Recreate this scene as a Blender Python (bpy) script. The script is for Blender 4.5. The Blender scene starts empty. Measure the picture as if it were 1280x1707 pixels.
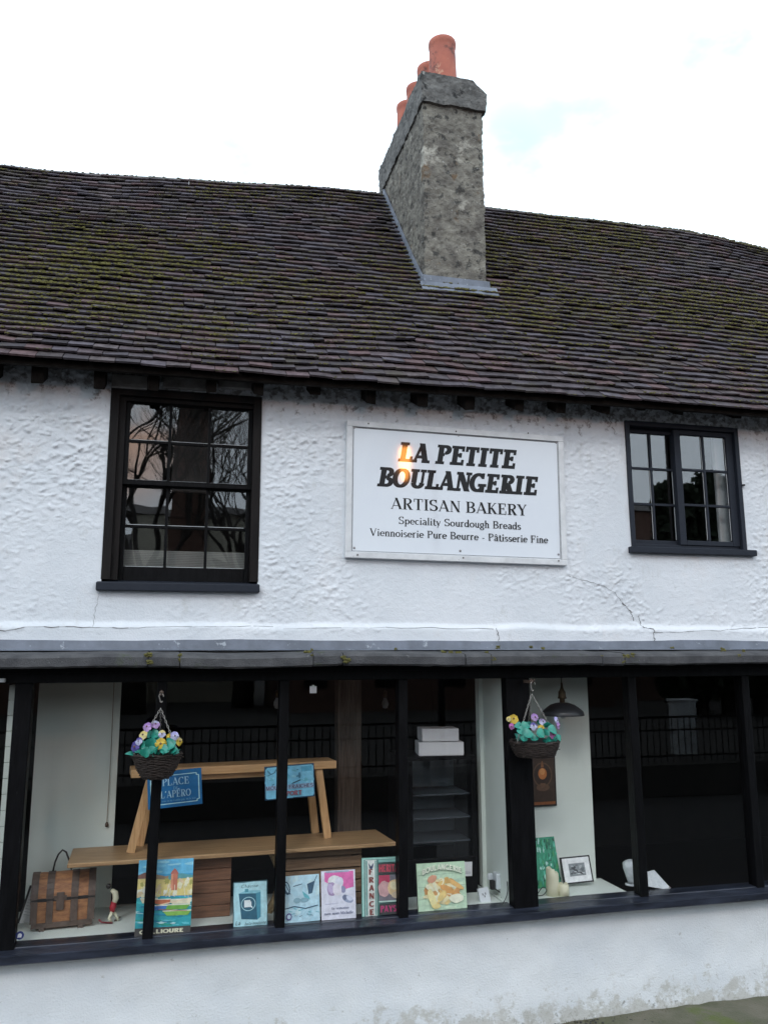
import bpy, bmesh, math, random
from math import sin, cos, pi, radians as R
from mathutils import Vector as V3, Matrix, noise
random.seed(7)
S = bpy.context.scene
COL = S.collection

# ------------------------------------------------------------------ camera
FPX = 1380.0
def _n(v): return v.normalized()
_X = _n(V3((5560, 222, 1380)))
_Z = V3((-31, -7800, 1380)); _Z = _n(_Z - _X * _Z.dot(_X)); _Y = _Z.cross(_X)
CAM = V3((0, -5.95, 2.54))
cam_data = bpy.data.cameras.new('camera')
cam = bpy.data.objects.new('camera', cam_data); COL.objects.link(cam)
rows = [(_X.x, -_X.y, -_X.z), (_Y.x, -_Y.y, -_Y.z), (_Z.x, -_Z.y, -_Z.z)]
cam.matrix_world = Matrix.Translation(CAM) @ Matrix(rows).to_4x4()
cam_data.sensor_fit = 'HORIZONTAL'; cam_data.sensor_width = 36.0
cam_data.lens = FPX / 1280 * 36.0
cam_data.clip_start = 0.05; cam_data.clip_end = 2000
S.camera = cam
def ray(px, py):
    c = V3((px - 640, py - 853.5, FPX))
    return V3((_X.dot(c), _Y.dot(c), _Z.dot(c)))
def at(px, py, Y):            # point of the upright plane y = Y seen at that place of the photo
    r = ray(px, py); return CAM + r * ((Y - CAM.y) / r.y)
def atz(px, py, z):           # same on a level plane
    r = ray(px, py); return CAM + r * ((z - CAM.z) / r.z)

# ------------------------------------------------------------------ sky, sun, exposure
W = bpy.data.worlds.new('World'); S.world = W; W.use_nodes = True
nt = W.node_tree; nt.nodes.clear()
def nn(t, typ, **kw):
    n = t.nodes.new(typ)
    for k, v in kw.items(): setattr(n, k, v)
    return n
SKYGAPS = [((.022, .852, .523), .2, 4.5, .62), ((.345, .770, .536), .5, 6.5, .62), ((.395, .745, .539), .5, 5.5, .55), ((.545, .617, .568), .5, 8, .66)]
SUN_EL, SUN_ROT = R(38), R(205)
wo = nn(nt, 'ShaderNodeOutputWorld'); wb = nn(nt, 'ShaderNodeBackground')
sky = nn(nt, 'ShaderNodeTexSky', sky_type='NISHITA', sun_disc=False)
sky.sun_elevation = SUN_EL; sky.sun_rotation = SUN_ROT
tc = nn(nt, 'ShaderNodeTexCoord'); mp = nn(nt, 'ShaderNodeMapping')
mp.inputs['Scale'].default_value = (1, 1, 1.9); mp.inputs['Location'].default_value = (0.35, 0.1, 0.62)
nz = nn(nt, 'ShaderNodeTexNoise'); nz.inputs['Scale'].default_value = 5.5; nz.inputs['Detail'].default_value = 5; nz.inputs['Roughness'].default_value = .55
rp = nn(nt, 'ShaderNodeMapRange', interpolation_type='SMOOTHSTEP')
rp.inputs['From Min'].default_value = .38; rp.inputs['From Max'].default_value = .62
rp.inputs['To Min'].default_value = 0
mx = nn(nt, 'ShaderNodeMixRGB'); mx.inputs[2].default_value = (10.4, 12.0, 13.5, 1)
tint = nn(nt, 'ShaderNodeMixRGB', blend_type='MULTIPLY'); tint.inputs[0].default_value = 1; tint.inputs[2].default_value = (2.7, 3.5, 1.9, 1)
L = nt.links.new
L(tc.outputs['Generated'], mp.inputs[0]); L(mp.outputs[0], nz.inputs['Vector']); L(nz.outputs[0], rp.inputs[0])
L(sky.outputs[0], tint.inputs[1]); L(tint.outputs[0], mx.inputs[1]); 
# three thin places in the overcast where pale sky shows
prev = None
for (d_, w0, w1, k_) in SKYGAPS:
    dp_ = nn(nt, 'ShaderNodeVectorMath', operation='DOT_PRODUCT'); dp_.inputs[1].default_value = d_
    m_ = nn(nt, 'ShaderNodeMapRange', interpolation_type='SMOOTHSTEP'); m_.inputs['From Min'].default_value = cos(R(w1)); m_.inputs['From Max'].default_value = cos(R(w0)); m_.inputs['To Max'].default_value = k_
    L(tc.outputs['Generated'], dp_.inputs[0]); L(dp_.outputs['Value'], m_.inputs[0])
    if prev is None: prev = m_.outputs[0]
    else:
        ma_ = nn(nt, 'ShaderNodeMath', operation='MAXIMUM'); L(prev, ma_.inputs[0]); L(m_.outputs[0], ma_.inputs[1]); prev = ma_.outputs[0]
iv = nn(nt, 'ShaderNodeMath', operation='SUBTRACT'); iv.inputs[0].default_value = 1; L(rp.outputs[0], iv.inputs[1])
gp = nn(nt, 'ShaderNodeMath', operation='MULTIPLY'); L(iv.outputs[0], gp.inputs[0]); L(prev, gp.inputs[1])
fi = nn(nt, 'ShaderNodeMath', operation='SUBTRACT'); fi.inputs[0].default_value = 1; L(gp.outputs[0], fi.inputs[1]); L(fi.outputs[0], mx.inputs[0])
dg = nn(nt, 'ShaderNodeVectorMath', operation='DOT_PRODUCT'); dg.inputs[1].default_value = V3((-.12, -.93, .33)).normalized(); L(tc.outputs['Generated'], dg.inputs[0])
mg = nn(nt, 'ShaderNodeMapRange', interpolation_type='SMOOTHSTEP'); mg.inputs['From Min'].default_value = cos(R(12)); mg.inputs['From Max'].default_value = cos(R(2)); mg.inputs['To Max'].default_value = .85; L(dg.outputs['Value'], mg.inputs[0])
gl_ = nn(nt, 'ShaderNodeMath', operation='MULTIPLY'); L(mg.outputs[0], gl_.inputs[0]); L(rp.outputs[0], gl_.inputs[1])
wm = nn(nt, 'ShaderNodeMixRGB'); wm.inputs[2].default_value = (17, 9.5, 5.5, 1); L(gl_.outputs[0], wm.inputs[0]); L(mx.outputs[0], wm.inputs[1])
L(wm.outputs[0], wb.inputs[0]); wb.inputs[1].default_value = .1; L(wb.outputs[0], wo.inputs[0])
sd = bpy.data.lights.new('sun', 'SUN'); sd.energy = .5; sd.angle = R(14); sd.color = (1, .98, .95)
so = bpy.data.objects.new('sun', sd); COL.objects.link(so)
sv = V3((sin(SUN_ROT) * cos(SUN_EL), cos(SUN_ROT) * cos(SUN_EL), sin(SUN_EL)))
so.rotation_euler = sv.to_track_quat('Z', 'Y').to_euler(); so.location = sv * 60
S.view_settings.view_transform = 'Standard'; S.view_settings.look = 'None'
S.view_settings.exposure = .48; S.view_settings.gamma = 1; S.view_settings.use_curve_mapping = False
S.cycles.use_denoising = True
S.cycles.transparent_max_bounces = 24; S.cycles.max_bounces = 8; S.cycles.caustics_reflective = False

# ------------------------------------------------------------------ materials
def mat(name, a, b=None, scale=6, rough=.7, bump=0, bscale=60, metal=0, spec=.5, stretch=(1, 1, 1), lo=.35, hi=.65, detail=6, spots=None):
    m = bpy.data.materials.new(name); m.use_nodes = True; t = m.node_tree
    bs = t.nodes['Principled BSDF']; l = t.links.new
    bs.inputs['Roughness'].default_value = rough; bs.inputs['Metallic'].default_value = metal
    bs.inputs['Specular IOR Level'].default_value = spec
    co = nn(t, 'ShaderNodeTexCoord'); ma = nn(t, 'ShaderNodeMapping'); ma.inputs['Scale'].default_value = stretch
    l(co.outputs['Object'], ma.inputs[0])
    if b is None: b = tuple(x * .72 for x in a)
    no = nn(t, 'ShaderNodeTexNoise'); no.inputs['Scale'].default_value = scale; no.inputs['Detail'].default_value = detail; no.inputs['Roughness'].default_value = .62
    mr = nn(t, 'ShaderNodeMapRange'); mr.inputs['From Min'].default_value = lo; mr.inputs['From Max'].default_value = hi
    mi = nn(t, 'ShaderNodeMixRGB'); mi.inputs[1].default_value = (*a, 1); mi.inputs[2].default_value = (*b, 1)
    l(ma.outputs[0], no.inputs['Vector']); l(no.outputs[0], mr.inputs[0]); l(mr.outputs[0], mi.inputs[0])
    out = mi.outputs[0]
    for (c, sc, th, wd) in (spots or []):       # stains and lichen with a shape of their own
        n2 = nn(t, 'ShaderNodeTexNoise'); n2.inputs['Scale'].default_value = sc; n2.inputs['Detail'].default_value = 7; n2.inputs['Roughness'].default_value = .65
        l(ma.outputs[0], n2.inputs['Vector'])
        m2 = nn(t, 'ShaderNodeMapRange', interpolation_type='SMOOTHSTEP'); m2.inputs['From Min'].default_value = th; m2.inputs['From Max'].default_value = th + wd
        l(n2.outputs[0], m2.inputs[0]); x2 = nn(t, 'ShaderNodeMixRGB'); x2.inputs[2].default_value = (*c, 1)
        l(m2.outputs[0], x2.inputs[0]); l(out, x2.inputs[1]); out = x2.outputs[0]
    l(out, bs.inputs['Base Color'])
    if bump:
        n3 = nn(t, 'ShaderNodeTexNoise'); n3.inputs['Scale'].default_value = bscale; n3.inputs['Detail'].default_value = 5
        l(ma.outputs[0], n3.inputs['Vector']); bu = nn(t, 'ShaderNodeBump'); bu.inputs['Strength'].default_value = bump; bu.inputs['Distance'].default_value = .01
        l(n3.outputs[0], bu.inputs['Height']); l(bu.outputs[0], bs.inputs['Normal'])
    m['out'] = 0
    return m
def tail(m):                       # nodes and base-colour socket source, to add to a finished material
    t = m.node_tree; bs = t.nodes['Principled BSDF']; return t, bs, bs.inputs['Base Color'].links[0].from_socket
def attr_mat(name, rough=.5, bump=0, bscale=200, mul=.12, spec=.5, nscale=40, film=False):
    m = bpy.data.materials.new(name); m.use_nodes = True; t = m.node_tree; bs = t.nodes['Principled BSDF']; l = t.links.new
    at_ = nn(t, 'ShaderNodeAttribute', attribute_name='col'); co = nn(t, 'ShaderNodeTexCoord')
    no = nn(t, 'ShaderNodeTexNoise'); no.inputs['Scale'].default_value = nscale; no.inputs['Detail'].default_value = 6
    mr = nn(t, 'ShaderNodeMapRange'); mr.inputs['From Min'].default_value = .3; mr.inputs['From Max'].default_value = .7
    mr.inputs['To Min'].default_value = 1 - mul; mr.inputs['To Max'].default_value = 1 + mul
    mu = nn(t, 'ShaderNodeMixRGB', blend_type='MULTIPLY'); mu.inputs[0].default_value = 1
    l(co.outputs['Object'], no.inputs['Vector']); l(no.outputs[0], mr.inputs[0]); l(at_.outputs['Color'], mu.inputs[1]); l(mr.outputs[0], mu.inputs[2])
    o_ = mu.outputs[0]
    if film:                                   # patchy lichen film on the clay
        for (c_, sc_, th_, wd_, k_) in (((.075, .066, .045), 2.2, .53, .10, .5), ((.16, .16, .15), 45, .66, .05, .7), ((.045, .037, .040), 5, .56, .1, .8)):
            n2 = nn(t, 'ShaderNodeTexNoise'); n2.inputs['Scale'].default_value = sc_; n2.inputs['Detail'].default_value = 8; n2.inputs['Roughness'].default_value = .68
            l(co.outputs['Object'], n2.inputs['Vector']); m2 = nn(t, 'ShaderNodeMapRange', interpolation_type='SMOOTHSTEP'); m2.inputs['From Min'].default_value = th_; m2.inputs['From Max'].default_value = th_ + wd_; m2.inputs['To Max'].default_value = k_
            l(n2.outputs[0], m2.inputs[0]); x2 = nn(t, 'ShaderNodeMixRGB'); x2.inputs[2].default_value = (*c_, 1); l(m2.outputs[0], x2.inputs[0]); l(o_, x2.inputs[1]); o_ = x2.outputs[0]
    l(o_, bs.inputs['Base Color']); bs.inputs['Roughness'].default_value = rough; bs.inputs['Specular IOR Level'].default_value = spec
    if bump:
        bu = nn(t, 'ShaderNodeBump'); bu.inputs['Strength'].default_value = bump; bu.inputs['Distance'].default_value = .01
        n3 = nn(t, 'ShaderNodeTexNoise'); n3.inputs['Scale'].default_value = bscale; l(co.outputs['Object'], n3.inputs['Vector'])
        l(n3.outputs[0], bu.inputs['Height']); l(bu.outputs[0], bs.inputs['Normal'])
    return m
def glass_mat(name, f0=.045, wob=0, tint_=(1, 1, 1), wscale=3):
    m = bpy.data.materials.new(name); m.use_nodes = True; t = m.node_tree; t.nodes.clear(); l = t.links.new
    o = nn(t, 'ShaderNodeOutputMaterial'); tr = nn(t, 'ShaderNodeBsdfTransparent'); gl = nn(t, 'ShaderNodeBsdfGlossy'); ms = nn(t, 'ShaderNodeMixShader')
    gl.inputs['Roughness'].default_value = .012; tr.inputs[0].default_value = (*tint_, 1)
    lw = nn(t, 'ShaderNodeLayerWeight'); lw.inputs[0].default_value = .5
    pw = nn(t, 'ShaderNodeMath', operation='POWER'); pw.inputs[1].default_value = 5
    ml = nn(t, 'ShaderNodeMath', operation='MULTIPLY_ADD'); ml.inputs[1].default_value = 1 - f0; ml.inputs[2].default_value = f0
    l(lw.outputs['Facing'], pw.inputs[0]); l(pw.outputs[0], ml.inputs[0]); l(ml.outputs[0], ms.inputs[0])
    l(tr.outputs[0], ms.inputs[1]); l(gl.outputs[0], ms.inputs[2]); l(ms.outputs[0], o.inputs[0])
    if wob:
        co = nn(t, 'ShaderNodeTexCoord'); no = nn(t, 'ShaderNodeTexNoise'); no.inputs['Scale'].default_value = wscale; no.inputs['Detail'].default_value = 1
        bu = nn(t, 'ShaderNodeBump'); bu.inputs['Strength'].default_value = 1; bu.inputs['Distance'].default_value = wob
        l(co.outputs['Object'], no.inputs['Vector']); l(no.outputs[0], bu.inputs['Height']); l(bu.outputs[0], gl.inputs['Normal'])
    return m

MT = {}
MT['render'] = mat('white_roughcast', (.77, .79, .82), (.67, .70, .735), scale=1.6, rough=.85, bump=.35, bscale=90, spec=.2)
MT['plinth'] = mat('white_plinth_paint', (.76, .775, .79), (.69, .715, .745), scale=2.2, rough=.8, bump=.4, bscale=90, spec=.25, spots=[((.55, .55, .55), 17, .66, .05), ((.40, .39, .37), 45, .70, .03)])
MT['crack'] = mat('crack_dark', (.15, .14, .13), (.07, .065, .06), scale=20, rough=.95)
MT['black'] = mat('black_paint', (.003, .003, .0035), (.006, .006, .007), scale=14, rough=.46, bump=.35, bscale=35, spec=.10, stretch=(2, 2, .35), spots=[((.05, .05, .052), 30, .69, .04)])
MT['brownblack'] = mat('worn_dark_brown_paint', (.006, .0052, .0054), (.013, .0105, .010), scale=18, rough=.6, bump=.25, bscale=70, stretch=(1, 1, .15), spec=.15)
MT['blueblack'] = mat('blue_black_paint', (.018, .022, .032), (.022, .026, .036), scale=16, rough=.55, bump=.15, bscale=60, spec=.2)
MT['sill'] = mat('sill_paint_sky_sheen', (.010, .012, .018), (.034, .040, .060), scale=9, rough=.30, bump=.3, bscale=40, stretch=(.4, 2, 2), spec=.45, spots=[((.07, .075, .085), 22, .66, .05)])  # bluish second tone puts the sky sheen into the base colour
MT['timber'] = mat('eaves_timber', (.010, .008, .007), (.02, .017, .015), scale=12, rough=.9, bump=.3, bscale=40, spec=.1)
MT['chim'] = mat('grey_roughcast', (.25, .235, .20), (.11, .10, .09), scale=7, rough=.95, bump=1.0, bscale=60, spec=.2,
                 spots=[((.06, .058, .054), 13, .54, .1), ((.40, .38, .33), 4.2, .57, .12), ((.17, .12, .08), 4.3, .60, .1), ((.42, .42, .40), 38, .64, .05)])
MT['chimcap'] = mat('grey_cap_stone', (.19, .185, .175), (.09, .088, .086), scale=9, rough=.95, bump=1, bscale=40, spec=.2,
                 spots=[((.035, .035, .035), 8, .55, .12), ((.3, .3, .28), 9, .64, .06)])
MT['pot'] = mat('terracotta', (.46, .145, .095), (.34, .105, .075), scale=5, rough=.8, bump=.2, bscale=60, spots=[((.13, .055, .045), 6, .55, .12), ((.52, .27, .18), 9, .60, .08), ((.05, .035, .03), 14, .66, .05)])
MT['lead'] = mat('lead_grey', (.17, .19, .235), (.115, .13, .16), scale=7, rough=.6, bump=.3, bscale=20, spots=[((.33, .36, .4), 12, .62, .05)])
MT['ledge'] = mat('felted_concrete', (.11, .11, .114), (.065, .065, .07), scale=7, rough=.95, bump=.7, bscale=140, spec=.2,
                 spots=[((.07, .085, .05), 4, .6, .1), ((.16, .165, .16), 40, .63, .05)])
MT['moss'] = mat('moss', (.185, .172, .060), (.105, .098, .040), scale=30, rough=1, bump=1, bscale=150, spec=.1)
MT['moss2'] = mat('dry_moss', (.135, .125, .075), (.085, .078, .050), scale=9, rough=1, bump=1, bscale=150, spec=.1, spots=[((.035, .033, .022), 5, .58, .1)])
MT['tile'] = attr_mat('clay_tiles', rough=.85, bump=.6, bscale=90, mul=.35, spec=.2, nscale=18, film=True)
MT['ridge'] = mat('ridge_tiles', (.075, .07, .062), (.04, .05, .028), scale=5, rough=.95, bump=.6, bscale=50, spots=[((.065, .085, .03), 7, .52, .1)])
MT['underlay'] = mat('roof_underlay', (.015, .013, .013), rough=1)
MT['gutter'] = mat('gutter_black', (.006, .006, .007), (.010, .010, .010), rough=.8, bump=.1, spec=.1)
MT['signwhite'] = mat('sign_face', (.74, .77, .81), (.70, .73, .78), scale=1.5, rough=.05, spec=.5)
MT['signframe'] = mat('sign_frame_paint', (.74, .75, .76), (.60, .61, .62), scale=9, rough=.6, bump=.25, bscale=30, spots=[((.10, .09, .08), 26, .68, .03)])
MT['ink'] = mat('sign_lettering', (.012, .011, .012), (.018, .016, .016), scale=6, rough=.05, spec=.16)
MT['grime'] = mat('sign_joint_grime', (.08, .08, .085), (.2, .2, .2), scale=25, rough=.9)
MT['screw'] = mat('screw_steel', (.3, .3, .31), rough=.4, metal=.8)
MT['glass'] = glass_mat('shop_glass', .025, wob=.00025, wscale=1.3)
MT['oldglass'] = glass_mat('old_window_glass', .085, wob=.0012)
MT['oldglass2'] = glass_mat('right_window_glass', .11, wob=.0006)
MT['cabglass'] = glass_mat('cabinet_glass', .05)
MT['board'] = mat('white_display_paint', (.75, .81, .75), (.70, .76, .70), scale=3, rough=.7, bump=.08)
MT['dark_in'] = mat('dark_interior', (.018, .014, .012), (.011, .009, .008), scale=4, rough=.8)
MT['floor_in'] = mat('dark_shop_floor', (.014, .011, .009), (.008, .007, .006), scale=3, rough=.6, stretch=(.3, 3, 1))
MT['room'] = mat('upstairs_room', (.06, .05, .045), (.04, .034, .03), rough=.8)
MT['post_in'] = mat('old_oak_post', (.17, .13, .10), (.07, .05, .038), scale=12, rough=.8, bump=.6, bscale=40, stretch=(4, 4, .3), spots=[((.16, .135, .11), 6, .55, .15)])
MT['pine'] = mat('pine', (.64, .40, .20), (.46, .25, .10), scale=9, rough=.5, bump=.15, stretch=(.4, 9, 9), spots=[((.30, .14, .05), 4, .66, .06)])
MT['pinev'] = mat('pine_leg', (.64, .40, .20), (.46, .25, .10), scale=9, rough=.5, bump=.15, stretch=(9, 9, .4), spots=[((.30, .14, .05), 4, .66, .06)])
MT['plank'] = mat('oak_plank', (.50, .32, .16), (.28, .16, .075), scale=8, rough=.42, bump=.15, stretch=(.35, 10, 6), spots=[((.17, .09, .04), 5, .64, .06)])
MT['crate'] = mat('crate_wood', (.27, .13, .07), (.14, .068, .04), scale=10, rough=.75, bump=.5, bscale=30, stretch=(.4, 4, 6), spots=[((.05, .03, .02), 9, .6, .08)])
MT['crate2'] = mat('pale_crate_wood', (.30, .19, .11), (.19, .115, .065), scale=10, rough=.75, bump=.5, bscale=30, stretch=(.4, 4, 6), spots=[((.07, .04, .025), 12, .66, .05)])
MT['trunkwood'] = mat('trunk_wood', (.46, .215, .09), (.24, .105, .05), scale=14, rough=.6, bump=.4, stretch=(1, 3, 3), spots=[((.06, .035, .02), 8, .6, .1)])
MT['trunkband'] = mat('trunk_band', (.075, .052, .04), (.13, .09, .07), scale=16, rough=.55, bump=.3)
MT['leather'] = mat('dark_leather', (.02, .016, .014), rough=.5)
MT['print'] = attr_mat('printed_colour', rough=.38, mul=.14, nscale=30)
MT['card'] = mat('white_card', (.78, .79, .80), (.73, .74, .76), rough=.7)
MT['tinedge'] = mat('sign_edge', (.05, .06, .07), rough=.5)
MT['wicker'] = mat('wicker', (.04, .026, .02), (.018, .012, .010), scale=60, rough=.7, bump=.4, bscale=120, spots=[((.10, .075, .06), 35, .64, .06)])
MT['chain'] = mat('galvanised_chain', (.42, .40, .37), (.28, .26, .24), scale=40, rough=.4, metal=.7)
MT['leaf'] = mat('teal_leaf', (.018, .27, .19), (.010, .15, .115), scale=30, rough=.4)
for k, c in dict(yellow=(.62, .44, .05), cream=(.64, .54, .24), lilac=(.42, .27, .52), pale=(.48, .48, .66), violet=(.09, .07, .28), pink=(.48, .17, .42)).items():
    MT[k] = mat('petal_' + k, c, tuple(x * .75 for x in c), scale=40, rough=.6)
MT['leaf_pale'] = mat('pale_teal_leaf', (.03, .28, .21), (.014, .17, .13), scale=30, rough=.4)
for k, c in dict(yellow=(.50, .33, .02), cream=(.60, .48, .16), lilac=(.36, .20, .50), pale=(.40, .38, .66), violet=(.06, .04, .22), pink=(.42, .10, .36)).items():
    MT[k + '_deep'] = mat('petal_deep_' + k, c, tuple(x * .7 for x in c), scale=40, rough=.6)
MT['eye'] = mat('petal_eye', (.20, .10, .02), (.08, .04, .10), scale=60, rough=.6)
MT['lampmetal'] = mat('pendant_enamel', (.02, .022, .027), (.035, .036, .04), rough=.38)
MT['brass'] = mat('dark_brass', (.05, .035, .018), (.10, .07, .035), scale=30, rough=.45, metal=.5)
MT['framewood'] = mat('frame_black', (.014, .013, .013), rough=.5)
MT['candle'] = mat('cream_wax', (.72, .70, .52), (.66, .63, .45), rough=.5)
MT['ceramic'] = mat('white_ceramic', (.66, .69, .70), (.52, .56, .58), scale=30, rough=.45, bump=.4)
MT['plastic'] = mat('white_plastic', (.66, .70, .72), (.60, .64, .66), rough=.4)
MT['cord'] = mat('black_cord', (.012, .012, .012), rough=.6)
MT['burlap'] = mat('straw', (.42, .30, .15), (.26, .18, .09), scale=60, rough=.9, bump=.6)
MT['road'] = mat('mossy_verge', (.15, .135, .10), (.085, .09, .05), scale=3.5, rough=.95, bump=.9, bscale=70, spots=[((.10, .12, .035), 2.3, .52, .12), ((.15, .14, .13), 60, .62, .05)])
MT['asphalt'] = mat('asphalt', (.055, .055, .057), (.04, .04, .042), scale=30, rough=.9, bump=.4, bscale=200)
MT['paving'] = mat('paving', (.06, .058, .054), (.04, .038, .036), rough=.9, bump=.3)
MT['bark'] = mat('bark', (.030, .024, .02), (.016, .013, .011), rough=.95, bump=.6)
MT['brick'] = mat('far_brick', (.13, .075, .055), (.09, .05, .04), scale=9, rough=.9)
MT['farwall'] = mat('pale_far_wall', (.52, .49, .40), (.42, .40, .33), rough=.9)
MT['slate'] = mat('far_roof', (.06, .055, .055), rough=.8)
MT['hedge'] = mat('evergreen', (.02, .032, .014), (.010, .016, .008), scale=8, rough=.9)
MT['white'] = mat('white_box_paint', (.7, .75, .78), rough=.6)
MT['curtain'] = mat('white_reveal', (.62, .65, .66), (.55, .58, .6), rough=.8)
MT['warm_wall'] = mat('warm_upstairs_wall', (.16, .14, .12), rough=.8)
MT['orange'] = mat('orange_cloth', (.42, .10, .04), rough=.7)
MT['blind'] = mat('grey_slats', (.24, .245, .225), (.18, .185, .17), rough=.6)
MT['plaster'] = mat('eaves_infill', (.42, .40, .38), (.16, .14, .13), scale=5, rough=.95, bump=.6, bscale=30)

# wall grime: dark mould under the eaves, dull streaks, an old patched area
t, bs, src = tail(MT['render'])
co = nn(t, 'ShaderNodeTexCoord'); sx = nn(t, 'ShaderNodeSeparateXYZ'); t.links.new(co.outputs['Object'], sx.inputs[0])
def grime(t, bs, src, z0, z1, col, sc, th0, th1, stretch=(1, 1, 1), strength=1.0):
    l = t.links.new
    co = nn(t, 'ShaderNodeTexCoord'); sx = nn(t, 'ShaderNodeSeparateXYZ'); l(co.outputs['Object'], sx.inputs[0])
    mp = nn(t, 'ShaderNodeMapping'); mp.inputs['Scale'].default_value = stretch; l(co.outputs['Object'], mp.inputs[0])
    no = nn(t, 'ShaderNodeTexNoise'); no.inputs['Scale'].default_value = sc; no.inputs['Detail'].default_value = 8; no.inputs['Roughness'].default_value = .68
    l(mp.outputs[0], no.inputs['Vector'])
    mr = nn(t, 'ShaderNodeMapRange'); mr.inputs['From Min'].default_value = z0; mr.inputs['From Max'].default_value = z1; l(sx.outputs[2], mr.inputs[0])
    th = nn(t, 'ShaderNodeMapRange'); th.inputs['To Min'].default_value = th0; th.inputs['To Max'].default_value = th1; l(mr.outputs[0], th.inputs[0])
    sb = nn(t, 'ShaderNodeMath', operation='SUBTRACT'); l(no.outputs[0], sb.inputs[0]); l(th.outputs[0], sb.inputs[1])
    sm = nn(t, 'ShaderNodeMapRange', interpolation_type='SMOOTHSTEP'); sm.inputs['From Max'].default_value = .12; sm.inputs['To Max'].default_value = strength; l(sb.outputs[0], sm.inputs[0])
    mi = nn(t, 'ShaderNodeMixRGB'); mi.inputs[2].default_value = (*col, 1); l(sm.outputs[0], mi.inputs[0]); l(src, mi.inputs[1])
    l(mi.outputs[0], bs.inputs['Base Color']); return mi.outputs[0]
src = grime(t, bs, src, 4.0, 4.50, (.14, .12, .11), 16, .84, .45, strength=.75)
src = grime(t, bs, src, 2.6, 4.6, (.56, .57, .56), 6.0, .60, .52, (1, 1, .5), .5)
src = grime(t, bs, src, 2.6, 4.6, (.74, .70, .68), 1.1, .55, .53, (1, 1, 1), .4)
t, bs, src = tail(MT['plinth'])
src = grime(t, bs, src, .0, .34, (.22, .22, .19), 34, .44, .72, strength=.75)
src = grime(t, bs, src, .0, .8, (.62, .61, .60), 11, .50, .72, (1, 1, .8), .6)
src = grime(t, bs, src, .05, .5, (.47, .455, .41), 6, .38, .70, (1, 1, 1.2), .7)

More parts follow.
